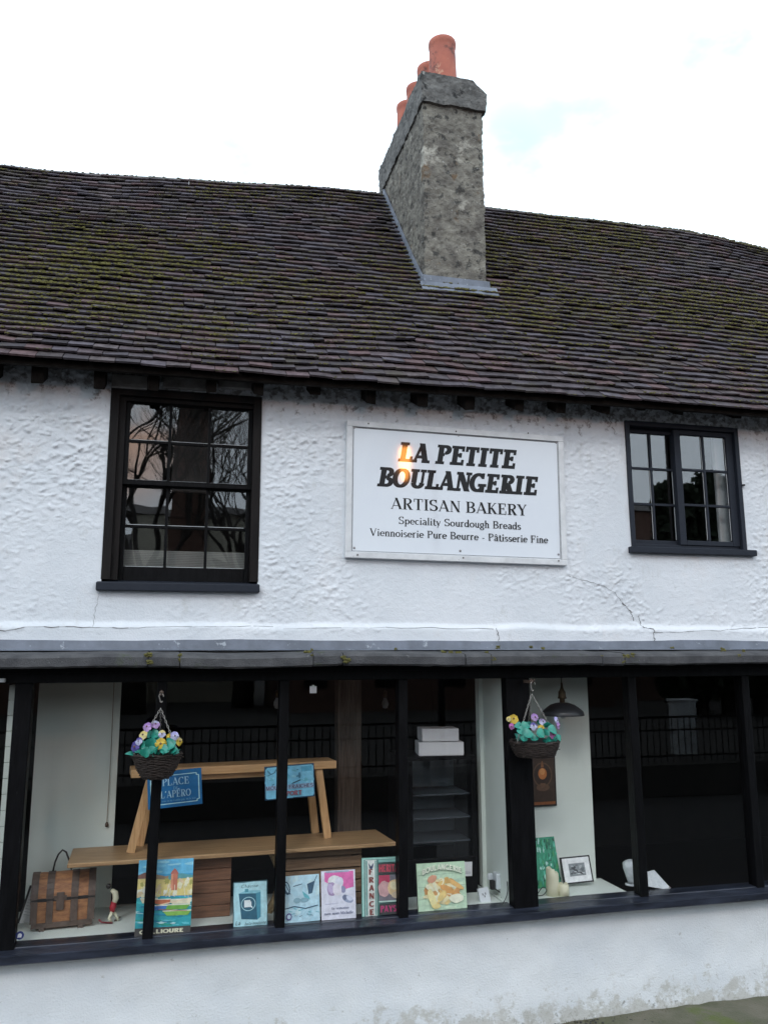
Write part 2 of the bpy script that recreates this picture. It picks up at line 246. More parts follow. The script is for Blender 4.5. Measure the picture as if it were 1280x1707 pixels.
# ------------------------------------------------------------------ mesh helpers
class MB:
    def __init__(s): s.v, s.f, s.c, s.m = [], [], [], []
    def add(s, vs, fs, col=None, mi=0):
        k = len(s.v); s.v += [tuple(v) for v in vs]; s.f += [tuple(i + k for i in f) for f in fs]
        s.c += [col] * len(fs); s.m += [mi] * len(fs); return s
    def box(s, a, b, col=None, mi=0, mat=None):
        (x0, y0, z0), (x1, y1, z1) = a, b
        vs = [V3((x, y, z)) for z in (z0, z1) for y in (y0, y1) for x in (x0, x1)]
        if mat is not None: vs = [mat @ v for v in vs]
        return s.add(vs, [(0, 2, 3, 1), (4, 5, 7, 6), (0, 1, 5, 4), (2, 6, 7, 3), (0, 4, 6, 2), (1, 3, 7, 5)], col, mi)
    def hexa(s, low, up, col=None, mi=0):          # two quads (same winding) joined
        return s.add(list(low) + list(up), [(3, 2, 1, 0), (4, 5, 6, 7), (0, 1, 5, 4), (1, 2, 6, 5), (2, 3, 7, 6), (3, 0, 4, 7)], col, mi)
    def beam(s, p, q, w, d, col=None, up=(0, -1, 0)):   # rectangular bar p->q, w across, d along "up"
        p, q = V3(p), V3(q); t = (q - p).normalized(); u = V3(up); sd = t.cross(u).normalized(); u = sd.cross(t).normalized()
        o = [sd * (w / 2 * a) + u * (d / 2 * b) for a, b in ((-1, -1), (1, -1), (1, 1), (-1, 1))]
        return s.hexa([p + k for k in o], [q + k for k in o], col)
    def tube(s, pts, r, n=8, closed=False, cap=True, mi=0):
        pts = [V3(p) for p in pts]; N = len(pts); rs = r if isinstance(r, (list, tuple)) else [r] * N
        vs, fs = [], []; ref = None
        for i, p in enumerate(pts):
            a = pts[(i - 1) % N] if (closed or i) else p; b = pts[(i + 1) % N] if (closed or i < N - 1) else p
            tg = (b - a).normalized()
            if ref is None: ref = V3((0, 0, 1)) if abs(tg.z) < .9 else V3((1, 0, 0))
            u = (ref - tg * ref.dot(tg)).normalized(); w = tg.cross(u); ref = u
            vs += [p + (u * cos(2 * pi * k / n) + w * sin(2 * pi * k / n)) * rs[i] for k in range(n)]
        M = N if closed else N - 1
        for i in range(M):
            j = (i + 1) % N
            fs += [(i * n + k, i * n + (k + 1) % n, j * n + (k + 1) % n, j * n + k) for k in range(n)]
        if cap and not closed: fs += [tuple(range(n - 1, -1, -1)), tuple((N - 1) * n + k for k in range(n))]
        return s.add(vs, fs, None, mi)
    def lathe(s, prof, c=(0, 0, 0), n=24, mi=0, sx=1, sy=1):
        c = V3(c); vs, fs = [], []
        for (r, z) in prof: vs += [c + V3((r * cos(2 * pi * k / n) * sx, r * sin(2 * pi * k / n) * sy, z)) for k in range(n)]
        for i in range(len(prof) - 1):
            fs += [(i * n + k, i * n + (k + 1) % n, (i + 1) * n + (k + 1) % n, (i + 1) * n + k) for k in range(n)]
        return s.add(vs, fs, None, mi)
    def blob(s, c, r, seed=0, jit=.25, n=6, m=4, mi=0):   # small irregular lump
        c = V3(c); rr = random.Random(seed); vs, fs = [c + V3((0, 0, r[2]))], []
        for i in range(1, m):
            th = pi * i / m
            for k in range(n):
                a = 2 * pi * k / n; j = 1 + rr.uniform(-jit, jit)
                vs.append(c + V3((r[0] * sin(th) * cos(a) * j, r[1] * sin(th) * sin(a) * j, r[2] * cos(th) * j)))
        vs.append(c - V3((0, 0, r[2])))
        fs += [(0, 1 + k, 1 + (k + 1) % n) for k in range(n)]
        for i in range(m - 2):
            fs += [(1 + i * n + k, 1 + (i + 1) * n + k, 1 + (i + 1) * n + (k + 1) % n, 1 + i * n + (k + 1) % n) for k in range(n)]
        e = len(vs) - 1; b = 1 + (m - 2) * n
        fs += [(e, b + (k + 1) % n, b + k) for k in range(n)]
        return s.add(vs, fs, None, mi)
    def build(s, name, mats, parent=None, smooth=False, bevel=0, seg=2):
        me = bpy.data.meshes.new(name); me.from_pydata(s.v, [], s.f)
        mats = mats if isinstance(mats, (list, tuple)) else [mats]
        for m in mats: me.materials.append(m)
        if len(mats) > 1: me.polygons.foreach_set('material_index', s.m)
        if any(c is not None for c in s.c):
            at_ = me.attributes.new('col', 'FLOAT_COLOR', 'CORNER'); buf = []
            for f, c in zip(s.f, s.c): buf += list((*(c or (.5, .5, .5)), 1)) * len(f)
            at_.data.foreach_set('color', buf)
        if smooth: me.polygons.foreach_set('use_smooth', [True] * len(me.polygons))
        me.update()
        o = bpy.data.objects.new(name, me); COL.objects.link(o)
        if parent is not None: o.parent = parent
        if bevel:
            b = o.modifiers.new('edge', 'BEVEL'); b.width = bevel; b.segments = seg; b.limit_method = 'ANGLE'; b.angle_limit = R(35)
        return o
def bx(name, m, parent, *boxes, bevel=0, smooth=False):
    b = MB()
    for a, c in boxes: b.box(a, c)
    return b.build(name, m, parent, bevel=bevel, smooth=smooth)
def tag(o, label=None, cat=None, group=None, kind=None):
    if label: o['label'] = label
    if cat: o['category'] = cat
    if group: o['group'] = group
    if kind: o['kind'] = kind
    return o
def empty(name, loc, label=None, cat=None, group=None, rot=(0, 0, 0)):
    o = bpy.data.objects.new(name, None); COL.objects.link(o); o.location = loc; o.rotation_euler = rot; o.empty_display_size = .1
    return tag(o, label, cat, group)
def copy_tree(o, parent=None):
    c = o.copy(); COL.objects.link(c)
    if parent is not None: c.parent = parent
    for ch in list(o.children): copy_tree(ch, c)
    return c
def ss(a, b, x):
    t = max(0, min(1, (x - a) / (b - a))); return t * t * (3 - 2 * t)
def lerp_tab(tab, x):
    if x <= tab[0][0]: return tab[0][1]
    for (a, va), (b, vb) in zip(tab, tab[1:]):
        if x <= b: return va + (vb - va) * ss(a, b, x)
    return tab[-1][1]

# ------------------------------------------------------------------ lettering: every glyph is drawn as pen strokes
STY = dict(slab=(.31, .16, .10, .15, .17), serif=(.17, .06, .075, .045, 0), small=(.15, .075, .06, .05, 0), sans=(.15, .13, 0, 0, 0), heavy=(.27, .2, 0, 0, 0), light=(.10, .08, .0, .0, .22))
def arc(cx, cy, rx, ry, a0, a1, n=14):
    return [(cx + rx * cos(R(a0 + (a1 - a0) * i / n)), cy + ry * sin(R(a0 + (a1 - a0) * i / n))) for i in range(n + 1)]
def glyph(ch, T, h, sl, st):
    """returns advance, strokes [(points, mode)], serif rectangles; cap height 1"""
    P, Q = [], []
    def V(x, y0=0., y1=1., m='T', b=1, t=1):
        P.append(([(x, y0), (x, y1)], m)); w = (T if m == 'T' else h) / 2
        if sl and b: Q.append((x - w - sl, y0, x + w + sl, y0 + st))
        if sl and t: Q.append((x - w - sl, y1 - st, x + w + sl, y1))
    def D(x0, y0, x1, y1, m='T', s0=1, s1=1):
        P.append(([(x0, y0), (x1, y1)], m)); w = (T if m == 'T' else h) / 2
        for x, y, s in ((x0, y0, s0), (x1, y1, s1)):
            if sl and s:
                yy = y if y < .3 else y - st
                Q.append((x - w - sl * .8, yy, x + w + sl * .8, yy + st))
    def H(x0, x1, y): P.append(([(x0, y), (x1, y)], 'h'))
    def C(*a, **k): P.append((arc(*a, **k), 'a'))
    def tick(x, y0, y1):
        if sl: P.append(([(x, y0), (x, y1)], 'h'))
    a = T / 2 + sl + .02; e = h / 2; x = a
    xh = .64
    if ch in 'ABCDEFGHIJKLMNOPQRSTUVWXYZ':
        if ch == 'A': D(.09, 0, .42, 1, 'h', 1, 0); D(.40, 1, .74, 0, 'T', 0, 1); H(.2, .6, .3); return .84, P, Q
        if ch == 'I': V(x); return 2 * a, P, Q
        if ch == 'L': V(x); H(x, x + .46, e); tick(x + .46, 0, .3); return x + .52, P, Q
        if ch == 'T': V(.38, t=0); H(.06, .70, 1 - e); tick(.06, .72, 1); tick(.70, .72, 1); return .76, P, Q
        if ch in 'EF':
            V(x); H(x, x + .42, 1 - e); tick(x + .43, .72, 1); H(x, x + .3, .52); tick(x + .3, .4, .64)
            if ch == 'E': H(x, x + .45, e); tick(x + .46, 0, .3)
            return x + .54, P, Q
        if ch in 'PRB':
            V(x); H(x, x + .22, 1 - e); C(x + .22, .75, .22, .25 - e, 90, -90); H(x, x + .22, .5)
            if ch == 'R': D(x + .2, .5, x + .47, 0, 'T', 0, 1); return x + .60, P, Q
            if ch == 'B': H(x, x + .22, e); C(x + .22, .26, .27, .26 - e, 90, -90); return x + .58, P, Q
            return x + .52, P, Q
        if ch == 'D': V(x); H(x, x + .2, 1 - e); H(x, x + .2, e); C(x + .2, .5, .36, .5 - e, 90, -90); return x + .66, P, Q
        if ch in 'OQ':
            C(.43, .5, .36, .5 - e, 0, 360, n=28)
            if ch == 'Q': D(.5, .2, .78, -.12, 'T', 0, 0)
            return .86, P, Q
        if ch in 'CG':
            C(.44, .5, .37, .5 - e, 48, 312 if ch == 'C' else 325, n=24); tick(.70, .70, 1)
            if ch == 'G': V(.70, 0, .44, b=0); return .86, P, Q
            tick(.70, .02, .26); return .80, P, Q
        if ch == 'S':
            C(.33, .74, .24, .26 - e, 35, 270, n=14); C(.33, .26, .25, .26 - e, 90, -145, n=14); tick(.55, .72, 1); tick(.09, 0, .28); return .66, P, Q
        if ch == 'U': V(x, .3, 1, b=0); C(x + .24, .3, .24, .3 - e, 180, 360); V(x + .48, .3, 1, 'h' if sl else 'T', b=0); return x + .62, P, Q
        if ch == 'J': V(.34, .25, 1, b=0); C(.18, .25, .16, .25 - e, 0, -170); return .5, P, Q
        if ch in 'NM':
            if ch == 'N': V(x - .04, m='h'); D(x - .02, 1, x + .52, 0, 'T', 0, 0); V(x + .52, m='h', b=0); return x + .64, P, Q
            V(x - .04, m='h'); D(x, 1, x + .3, 0, 'T', 0, 0); D(x + .3, 0, x + .6, 1, 'h', 0, 0); V(x + .62); return x + .8, P, Q
        if ch == 'H': V(x); V(x + .5); H(x, x + .5, .5); return x + .5 + a, P, Q
        if ch == 'K': V(x); D(x + .05, .4, x + .46, 1, 'h', 0, 1); D(x + .17, .55, x + .5, 0, 'T', 0, 1); return x + .62, P, Q
        if ch == 'V': D(.1, 1, .42, 0, 'T', 1, 0); D(.42, 0, .72, 1, 'h', 0, 1); return .82, P, Q
        if ch == 'W': D(.1, 1, .32, 0, 'T', 1, 0); D(.32, 0, .54, 1, 'h', 0, 0); D(.54, 1, .76, 0, 'T', 0, 0); D(.76, 0, .98, 1, 'h', 0, 1); return 1.08, P, Q
        if ch == 'Y': D(.1, 1, .38, .45, 'T', 1, 0); D(.40, .45, .66, 1, 'h', 0, 1); V(.39, 0, .48, t=0); return .76, P, Q
        if ch == 'X': D(.1, 1, .6, 0, 'T'); D(.1, 0, .6, 1, 'h'); return .7, P, Q
        if ch == 'Z': H(.08, .58, 1 - e); D(.56, 1, .1, 0, 'T', 0, 0); H(.08, .6, e); return .66, P, Q
    if ch == 'É':
        w, P, Q = glyph('E', T, h, sl, st); P.append(([(x + .12, 1.07), (x + .3, 1.22)], 'T')); return w, P, Q
    if ch == 'â':
        w, P, Q = glyph('a', T, h, sl, st); P += [([(.12, .76), (.26, .95)], 'h'), ([(.26, .95), (.40, .76)], 'h')]; return w, P, Q
    if ch in 'bdhkl':
        if ch == 'd': C(.25, .32, .2, .32 - e, 0, 360, n=20); V(.46, 0, 1.02, t=0); return .58, P, Q
        x = .14; V(x, 0, 1.02, t=0)
        if ch == 'b': C(.34, .32, .2, .32 - e, 0, 360, n=20); return .6, P, Q
        if ch == 'h': C(.30, .42, .16, .22, 180, 0); V(.46, 0, .44, t=0); return .6, P, Q
        if ch == 'k': D(.16, .25, .42, .62, 'h', 0, 1); D(.24, .36, .46, 0, 'T', 0, 1); return .56, P, Q
        return .28, P, Q
    if ch == 'i': V(.14, 0, xh, t=0); P.append(([(.14, .8), (.14, .94)], 'T')); return .28, P, Q
    if ch == 'a': C(.25, .18, .17, .18 - e, 0, 360, n=18); V(.42, 0, .46, t=0); C(.26, .46, .16, .18, 0, 160); return .54, P, Q
    if ch == 'c': C(.28, .32, .22, .32 - e, 50, 315, n=18); return .50, P, Q
    if ch == 'e': C(.28, .32, .22, .32 - e, 0, 318, n=20); H(.07, .5, .34); return .54, P, Q
    if ch == 'o': C(.29, .32, .23, .32 - e, 0, 360, n=22); return .58, P, Q
    if ch == 'f': V(.17, 0, .8, t=0); C(.31, .8, .14, .2, 180, 60); H(.03, .34, xh - .03); return .36, P, Q
    if ch == 't': V(.17, .12, .86, t=0, b=0); C(.30, .14, .13, .12, 180, 320); H(.03, .34, xh - .03); return .38, P, Q
    if ch == 'g': C(.26, .38, .18, .26 - e, 0, 360, n=18); C(.26, -.12, .2, .16, 0, 360, n=18); P.append(([(.14, .16), (.13, .06), (.3, .03)], 'h')); H(.40, .52, .62); return .54, P, Q
    if ch in 'nrm':
        V(.13, 0, xh, t=0); P.append(([(.03, xh - .03), (.13, xh)], 'h'))
        if ch == 'r': C(.30, .42, .16, .22, 180, 50); return .44, P, Q
        C(.29, .42, .16, .22, 180, 0); V(.45, 0, .44, t=0)
        if ch == 'm': C(.61, .42, .16, .22, 180, 0); V(.77, 0, .44, t=0); return .9, P, Q
        return .58, P, Q
    if ch == 'p': V(.13, -.3, xh, t=0); C(.33, .32, .2, .32 - e, 0, 360, n=20); return .6, P, Q
    if ch == 's': C(.23, .47, .15, .17 - e, 30, 270); C(.23, .17, .16, .17 - e, 90, -150); return .44, P, Q
    if ch == 'u': V(.13, .2, xh, b=0, t=0); C(.29, .22, .16, .22 - e, 180, 360); V(.45, 0, xh, t=0); return .58, P, Q
    if ch == 'v': D(.06, xh, .27, 0, 'T', 0, 0); D(.27, 0, .47, xh, 'h', 0, 0); return .52, P, Q
    if ch == 'y': D(.06, xh, .28, 0, 'T', 0, 0); D(.12, -.3, .48, xh, 'h', 0, 0); return .53, P, Q
    if ch == '-': H(.05, .30, .30); return .36, P, Q
    if ch == "'": P.append(([(.1, .75), (.13, 1)], 'T')); return .22, P, Q
    if ch == '.': P.append(([(.1, 0), (.1, .12)], 'T')); return .2, P, Q
    return .34, P, Q
def write(mb, text, style, x0, x1, base, cap, fn, col=None, gap=.06, slant=None, up0=0, mi=0):
    """strokes of text fitted between x0 and x1; fn(x, z, up) gives the 3-D point"""
    T, h, sl, st, sla = STY[style]; sla = sla if slant is None else slant
    pen, items = 0, []
    word = 0
    for ch in text:
        w, P, Q = glyph(ch, T, h, sl, st); word += ch == ' '
        for pts, m in P:
            N = len(pts); left, right = [], []
            loop = N > 8 and abs(pts[0][0] - pts[-1][0]) < 1e-6 and abs(pts[0][1] - pts[-1][1]) < 1e-6
            for i, (px, py) in enumerate(pts):
                a = pts[i - 1] if i else (pts[-2] if loop else pts[0]); b = pts[i + 1] if i < N - 1 else (pts[1] if loop else pts[-1])
                tx, ty = b[0] - a[0], b[1] - a[1]; d = math.hypot(tx, ty) or 1; tx /= d; ty /= d
                if m == 'T': ww = T
                elif m == 'h': ww = h
                else: ww = h + (T - h) * abs(ty) ** 1.4
                if m in 'Th' and abs(ty) > .2 and abs(ty) < .999: ox, oz = ww / 2 / abs(ty), 0          # diagonals end level
                else: ox, oz = -ty * ww / 2, tx * ww / 2
                if m in 'Th' and ty > 0 and oz == 0 and ox > 0: ox = -ox
                left.append((pen + px + ox, py + oz)); right.append((pen + px - ox, py - oz))
            items.append((left, right, word))
        for (a, b, c, d) in Q: items.append(([(pen + a, b), (pen + c, b)], [(pen + a, d), (pen + c, d)], word))
        pen += w + gap
    pen -= gap; k = (x1 - x0) / pen; up = up0
    for left, right, wd_ in items:
        f = lambda p: fn(x0 + p[0] * k + sla * p[1] * cap - sla * cap * .5, base + p[1] * cap, up)
        vs = [f(p) for p in left] + [f(p) for p in right]; n = len(left)
        # wind towards the viewer
        fs = [(i, i + 1, n + i + 1, n + i) for i in range(n - 1)]
        (mb[wd_] if isinstance(mb, list) else mb).add(vs, fs, col, mi); up += .00004
class Art:                                # flat print on a board, in board units 0..1
    def __init__(s, w, h): s.w, s.h, s.mb, s.up = w, h, MB(), .0010
    def p(s, x, z, up): return V3((x, -up, z))
    def poly(s, pts, col):
        s.up += .00012; s.mb.add([s.p(min(1, max(0, x)) * s.w, min(1, max(0, z)) * s.h, s.up) for x, z in pts], [tuple(range(len(pts)))], tuple(min(.82, k * 1.22) for k in col)); return s
    def rect(s, x0, z0, x1, z1, col): return s.poly([(x0, z0), (x1, z0), (x1, z1), (x0, z1)], col)
    def ell(s, x, z, rx, rz, col, rot=0, n=16, j=0):
        k = s.h / s.w; pts = []
        for i in range(n):
            a = 2 * pi * i / n; q = 1 + random.uniform(-j, j); u, v = rx * cos(a) * q, rz * sin(a) * q
            pts.append((x + (u * cos(rot) - v * sin(rot)), z + (u * sin(rot) + v * cos(rot))))
        return s.poly(pts, col)
    def line(s, pts, wd, col):
        for a, b in zip(pts, pts[1:]):
            dx, dz = b[0] - a[0], b[1] - a[1]; d = math.hypot(dx, dz) or 1; nx, nz = -dz / d * wd / 2, dx / d * wd / 2
            s.poly([(a[0] - nx, a[1] - nz), (b[0] - nx, b[1] - nz), (b[0] + nx, b[1] + nz), (a[0] + nx, a[1] + nz)], col)
        return s
    def text(s, t, style, x0, x1, base, cap, col, fn=None, **k):
        s.up += .0002
        write(s.mb, t, style, x0 * s.w, x1 * s.w, base * s.h, cap * s.h, fn or s.p, col, up0=s.up, **k); s.up += .004 if len(t) > 20 else .0025; return s
    def build(s, parent, name='artwork'): return s.mb.build(name, MT['print'], parent)
def board(name, label, cat, TL, TR, BR, BL, Y, lean=.04, th=.006, edge='tinedge', front=None, group=None, rag=0):
    """a flat board standing at depth Y that leans back; its corners read off the photo. Returns object, width, height"""
    tl, tr, br, bl = at(*TL, Y + lean), at(*TR, Y + lean), at(*BR, Y), at(*BL, Y)
    u = ((tr - tl) + (br - bl)) / 2; w = u.length; u.normalize(); v = ((tl - bl) + (tr - br)) / 2; h = v.length
    v = (v - u * v.dot(u)).normalized(); n = v.cross(u)
    o = empty(name, (0, 0, 0), label, cat, group); cen = (tl + tr + br + bl) / 4; org = cen - u * (w / 2) - v * (h / 2)
    o.matrix_world = Matrix(((u.x, n.x, v.x, org.x), (u.y, n.y, v.y, org.y), (u.z, n.z, v.z, org.z), (0, 0, 0, 1)))
    bx('panel', MT[edge], o, ((0, 0, 0), (w, th, h)), bevel=.0015)
    return o, w, h

# ------------------------------------------------------------------ ground
g = MB(); NX, NY = 90, 12
for j in range(NY + 1):
    for i in range(NX + 1):
        x = -3 + 9 * i / NX; y = -.10 - 1.0 * j / NY
        g.v.append((x, y, .040 + .02 * ss(2, 4, x) + .03 * noise.noise((x * 1.7, y * 2, 3)) * min(1, j / 3) + .015 * noise.noise((x * 9, y * 9, 1)) - .02 * ss(.6, 1, j / NY)))
for j in range(NY):
    for i in range(NX): k = j * (NX + 1) + i; g.f.append((k, k + 1, k + NX + 2, k + NX + 1)); g.c.append(None); g.m.append(0)
tag(g.build('verge', MT['road'], smooth=True), kind='structure')
tag(bx('ground', MT['asphalt'], None, ((-150, -150, -.35), (150, 150, -.03))), kind='structure')
tag(bx('pavement', MT['paving'], None, ((-30, -60, -.02), (40, -8.6, .55))), kind='structure')

# ------------------------------------------------------------------ building root
ZL0, ZL1 = 2.485, 2.570                     # concrete ledge
BLD = empty('bakery_building', (0, 0, 0), 'old white roughcast bakery with mossy tiled roof and black shopfront', 'building')

# upper roughcast wall with two window holes
WL = dict(x0=at(186, 645, 0).x + .004, x1=at(436, 660, 0).x, z0=at(300, 986, 0).z, z1=at(300, 653, 0).z)
WR = dict(x0=at(1041, 702, 0).x - .005, x1=at(1226, 712, 0).x + .01, z0=at(1140, 924, 0).z, z1=at(1140, 708, 0).z)
def grid_lines(a, b, step, musts):
    pts = sorted(set([a, b] + [m for m in musts if a < m < b])); out = []
    for p, q in zip(pts, pts[1:]):
        n = max(1, round((q - p) / step)); out += [p + (q - p) * i / n for i in range(n)]
    return out + [b]
xs = grid_lines(-3.2, -1.5, .12, []) [:-1] + grid_lines(-1.5, 5.2, .0098, [WL['x0'], WL['x1'], WR['x0'], WR['x1']])[:-1] + grid_lines(5.2, 9.5, .12, [])
zs = grid_lines(2.58, 4.74, .0088, [WL['z0'], WL['z1'], WR['z0'], WR['z1']])
inside = lambda x, z: any(w['x0'] + 1e-6 < x < w['x1'] - 1e-6 and w['z0'] + 1e-6 < z < w['z1'] - 1e-6 for w in (WL, WR))
def wall_y(x, z):
    big = noise.noise((x * .9 + 5, z * .9, 2)); 
    amp = .34 + .75 * big + .42 * noise.noise((x * 3, z * 3, 55)) + .60 * ss(3.5, 4.35, z) + .40 * ss(.2, -.9, x) * ss(2.9, 3.8, z) - .25 * ss(1.0, 2.2, x) * ss(3.6, 3.0, z) + .50 * ss(2.7, 3.5, x) * ss(3.3, 3.0, z)
    amp = max(.12, min(1.15, amp)) * (.25 + .75 * ss(2.68, 2.76, z))
    wx, wz = x + .02 * noise.noise((x * 9, z * 9, 7)), z + .02 * noise.noise((x * 9, z * 9, 17))
    n1 = noise.noise((wx * 15, wz * 21, 0)); n3 = noise.noise((wx * 60, wz * 70, 9)); d = .005 * n1 + .002 * n3
    for (sx, sz, k, o) in ((23, 28, .017, 0), (40, 48, .011, 40)):
        ds, pts = noise.voronoi((wx * sx, wz * sz, o)); an = 2.2 * noise.noise((pts[0][0] * 3.3, pts[0][1] * 3.3, 8)); tilt = .60 - ((wz * sz - pts[0][1]) * cos(an) + (wx * sx - pts[0][0]) * sin(an)) * 1.9
        d -= .5 * k * (ds[0] < .16) * (noise.noise((pts[0][0] * 2.7, pts[0][1] * 2.7, 13)) > .28)
        d += k * max(0, 1 - (ds[0] / .72) ** 2) * max(0, min(1.15, tilt)) * ss(-.25, .25, noise.noise((pts[0][0] * 1.7, pts[0][1] * 1.7, 3)))
    for w in (WL, WR):                 # trowelled smooth against the frames
        dx = max(w['x0'] - x, x - w['x1'], 0); dz = max(w['z0'] - z, z - w['z1'], 0); dd = math.hypot(dx, dz)
        amp *= .25 + .75 * ss(.01, .07, dd)
    wave = .016 * noise.noise((x * .7, z * .8, 31)) + .006 * noise.noise((x * 2.3, z * 2.3, 11))
    kick = -.030 * ss(2.80, 2.745, z + .015 * noise.noise((x * 2.1, 0, 4)))      # render coat thickens over the flashing
    return -d * amp + wave * ss(2.6, 2.9, z) * .8 + kick
wb_ = MB(); idx = {}
for j, z in enumerate(zs):
    for i, x in enumerate(xs):
        idx[i, j] = len(wb_.v); wb_.v.append((x, wall_y(x, z), z))
for j in range(len(zs) - 1):
    for i in range(len(xs) - 1):
        if inside((xs[i] + xs[i + 1]) / 2, (zs[j] + zs[j + 1]) / 2): continue
        wb_.f.append((idx[i, j], idx[i + 1, j], idx[i + 1, j + 1], idx[i, j + 1])); wb_.c.append(None); wb_.m.append(0)
wb_.build('upper_wall', MT['render'], BLD, smooth=True)
# masonry behind the render, round the holes, and the end and back walls
cuts = [(-3.2, WL['x0']), (WL['x1'], WR['x0']), (WR['x1'], 9.5)]
core = [((a, .03, 2.5), (b, .22, 4.5)) for a, b in cuts]
for w in (WL, WR): core += [((w['x0'], .03, 2.5), (w['x1'], .22, w['z0'] - .004)), ((w['x0'], .03, w['z1'] + .004), (w['x1'], .22, 4.5))]
bx('wall_core', MT['room'], BLD, *core)
bx('end_wall', MT['render'], BLD, ((-3.4, -.1, 0), (-3.2, 6.4, 4.5))); bx('end_wall', MT['render'], BLD, ((9.5, -.1, 0), (9.7, 6.4, 4.5)))
bx('back_wall', MT['render'], BLD, ((-3.2, 6.2, 0), (9.5, 6.4, 4.5)))
# cracks
def crack(pts, w, Y=None):
    P = []; ck = MB()
    for a, b in zip(pts, pts[1:]):
        n = 7
        for i in range(n):
            t = i / n; P.append((a[0] + (b[0] - a[0]) * t + random.uniform(-1.6, 1.6), a[1] + (b[1] - a[1]) * t + random.uniform(-1.2, 1.2)))
    P.append(pts[-1])
    Q = [at(x, y, 0) for x, y in P]
    for i in range(len(Q) - 1):
        wi = w * random.uniform(.35, 1.2); a, b = Q[i], Q[i + 1]; d = (b - a).normalized(); nrm = V3((-d.z, 0, d.x)) * wi / 2
        ya, yb = wall_y(a.x, a.z) - .0035, wall_y(b.x, b.z) - .0035
        ck.add([(a.x - nrm.x, ya, a.z - nrm.z), (b.x - nrm.x, yb, b.z - nrm.z), (b.x + nrm.x, yb, b.z + nrm.z), (a.x + nrm.x, ya, a.z + nrm.z)], [(0, 1, 2, 3)])
    ck.build('crack', MT['crack'], BLD)
crack([(948, 962), (990, 972), (1020, 985), (1040, 1008)], .0028)
crack([(1036, 1005), (1050, 1020), (1056, 1035)], .006)
crack([(1064, 1028), (1069, 1047), (1086, 1050), (1087, 1072)], .006)
crack([(0, 1052), (60, 1045), (150, 1046), (215, 1047)], .004); crack([(215, 1047), (320, 1045), (455, 1045)], .0025); crack([(470, 1048), (640, 1046)], .002)
crack([(826, 1048), (829, 1070)], .005); crack([(168, 985), (160, 1010), (155, 1045)], .002); crack([(1010, 690), (1020, 705), (1025, 725)], .005)
crack([(1086, 1056), (1180, 1052), (1280, 1046)], .004); crack([(640, 1046), (820, 1049)], .003)

# lower wall under the shop window, and beside it
SY = -.12                                     # glass plane
SZ = .735                                     # underside of the sill
pw = MB(); px_ = grid_lines(-3.2, 9.5, .03, []); pz_ = grid_lines(-.05, SZ + .02, .03, [])
for z in pz_:
    for x in px_: pw.v.append((x, SY - .03 - .02 * ss(.5, .0, z) + .010 * noise.noise((x * 1.6, z * 2, 8)) - .008 * noise.noise((x * 5, z * 6, 2)) - .003 * noise.noise((x * 17, z * 17, 6)), z))
n = len(px_)
for j in range(len(pz_) - 1):
    for i in range(n - 1): k = j * n + i; pw.f.append((k, k + 1, k + n + 1, k + n)); pw.c.append(None); pw.m.append(0)
pw.build('plinth_wall', MT['plinth'], BLD, smooth=True)
bx('plinth_core', MT['room'], BLD, ((-3.2, SY + .02, -.05), (9.5, .1, SZ)))
XA, XB = -1.6, 5.9                            # shopfront ends
bx('pier', MT['plinth'], BLD, ((-3.2, -.14, SZ), (XA, .1, 2.45))); bx('pier', MT['plinth'], BLD, ((XB, -.14, SZ), (9.5, .1, 2.45)))

# lead flashing over the ledge: lapped lengths with a wavy dressed top
joints = [-3.2, -.9, .05, 1.55, 2.13, 3.0, 3.92, 4.62, 9.5]
lf = MB()
for a, b in zip(joints, joints[1:]):
    n = max(4, int((b - a) / .05)); off = random.uniform(0, .004)
    top = []; 
    for i in range(n + 1):
        x = a + (b + .02 - a) * i / n; zt = 2.668 + .012 * noise.noise((x * 1.1, 5, 0)) + .004 * noise.noise((x * 6, 1, 0))
        top.append((x, zt))
    for (xa, za), (xb, zb) in zip(top, top[1:]):
        q = lambda x, zt: [(x, -.046 - off, zt), (x, -.052 - off, (zt + 2.615) / 2), (x, -.060 - off, 2.607), (x, -.135 - off, 2.598), (x, .0, zt)]
        A, B = q(xa, za), q(xb, zb); lf.add(A + B, [(0, 5, 6, 1), (1, 6, 7, 2), (2, 7, 8, 3), (4, 9, 5, 0)])
lf.build('lead_flashing', MT['lead'], BLD, smooth=False)

# concrete ledge in lengths
lj = [-3.4] + [at(p, 1100, -.4).x for p in (247, 300, 522, 572, 775, 818, 1003, 1040, 1232)] + [6.6, 8.2, 9.6]
LEDGE = []
for i, (a, b) in enumerate(zip(lj, lj[1:])):
    m = MB(); n = max(2, int((b - a) / .035)); dz = random.uniform(-.004, .004); dy = random.uniform(-.006, .006); rows_ = []
    prof = [(.05, ZL0 + .006), (-.392 + dy, ZL0), (-.408 + dy, ZL0 + .012), (-.412 + dy, ZL1 - .022), (-.396 + dy, ZL1 - .004), (-.36, ZL1 + .004), (.05, 2.601)]
    for k in range(n + 1):
        x = a + .003 + (b - a - .006) * k / n; r = []
        for (y, z) in prof:
            e = 1 if y < -.3 else .2
            w = noise.noise((x * 14, y * 30, z * 30)) * .004 * e + noise.noise((x * 1.3, 0, 9)) * .010
            r.append((x, y + w * .8, z + dz + w + .006 * noise.noise((x * .9, 3, 3))))
        rows_.append(r)
    vs = [v for r in rows_ for v in r]; P_ = len(prof)
    fs = [(k * P_ + q, (k + 1) * P_ + q, (k + 1) * P_ + (q + 1) % P_, k * P_ + (q + 1) % P_) for k in range(n) for q in range(P_)]
    fs += [tuple(range(P_ - 1, -1, -1)), tuple(n * P_ + q for q in range(P_))]
    m.add(vs, fs); LEDGE.append(m.build('ledge_slab', MT['ledge'], BLD))
ms = MB()
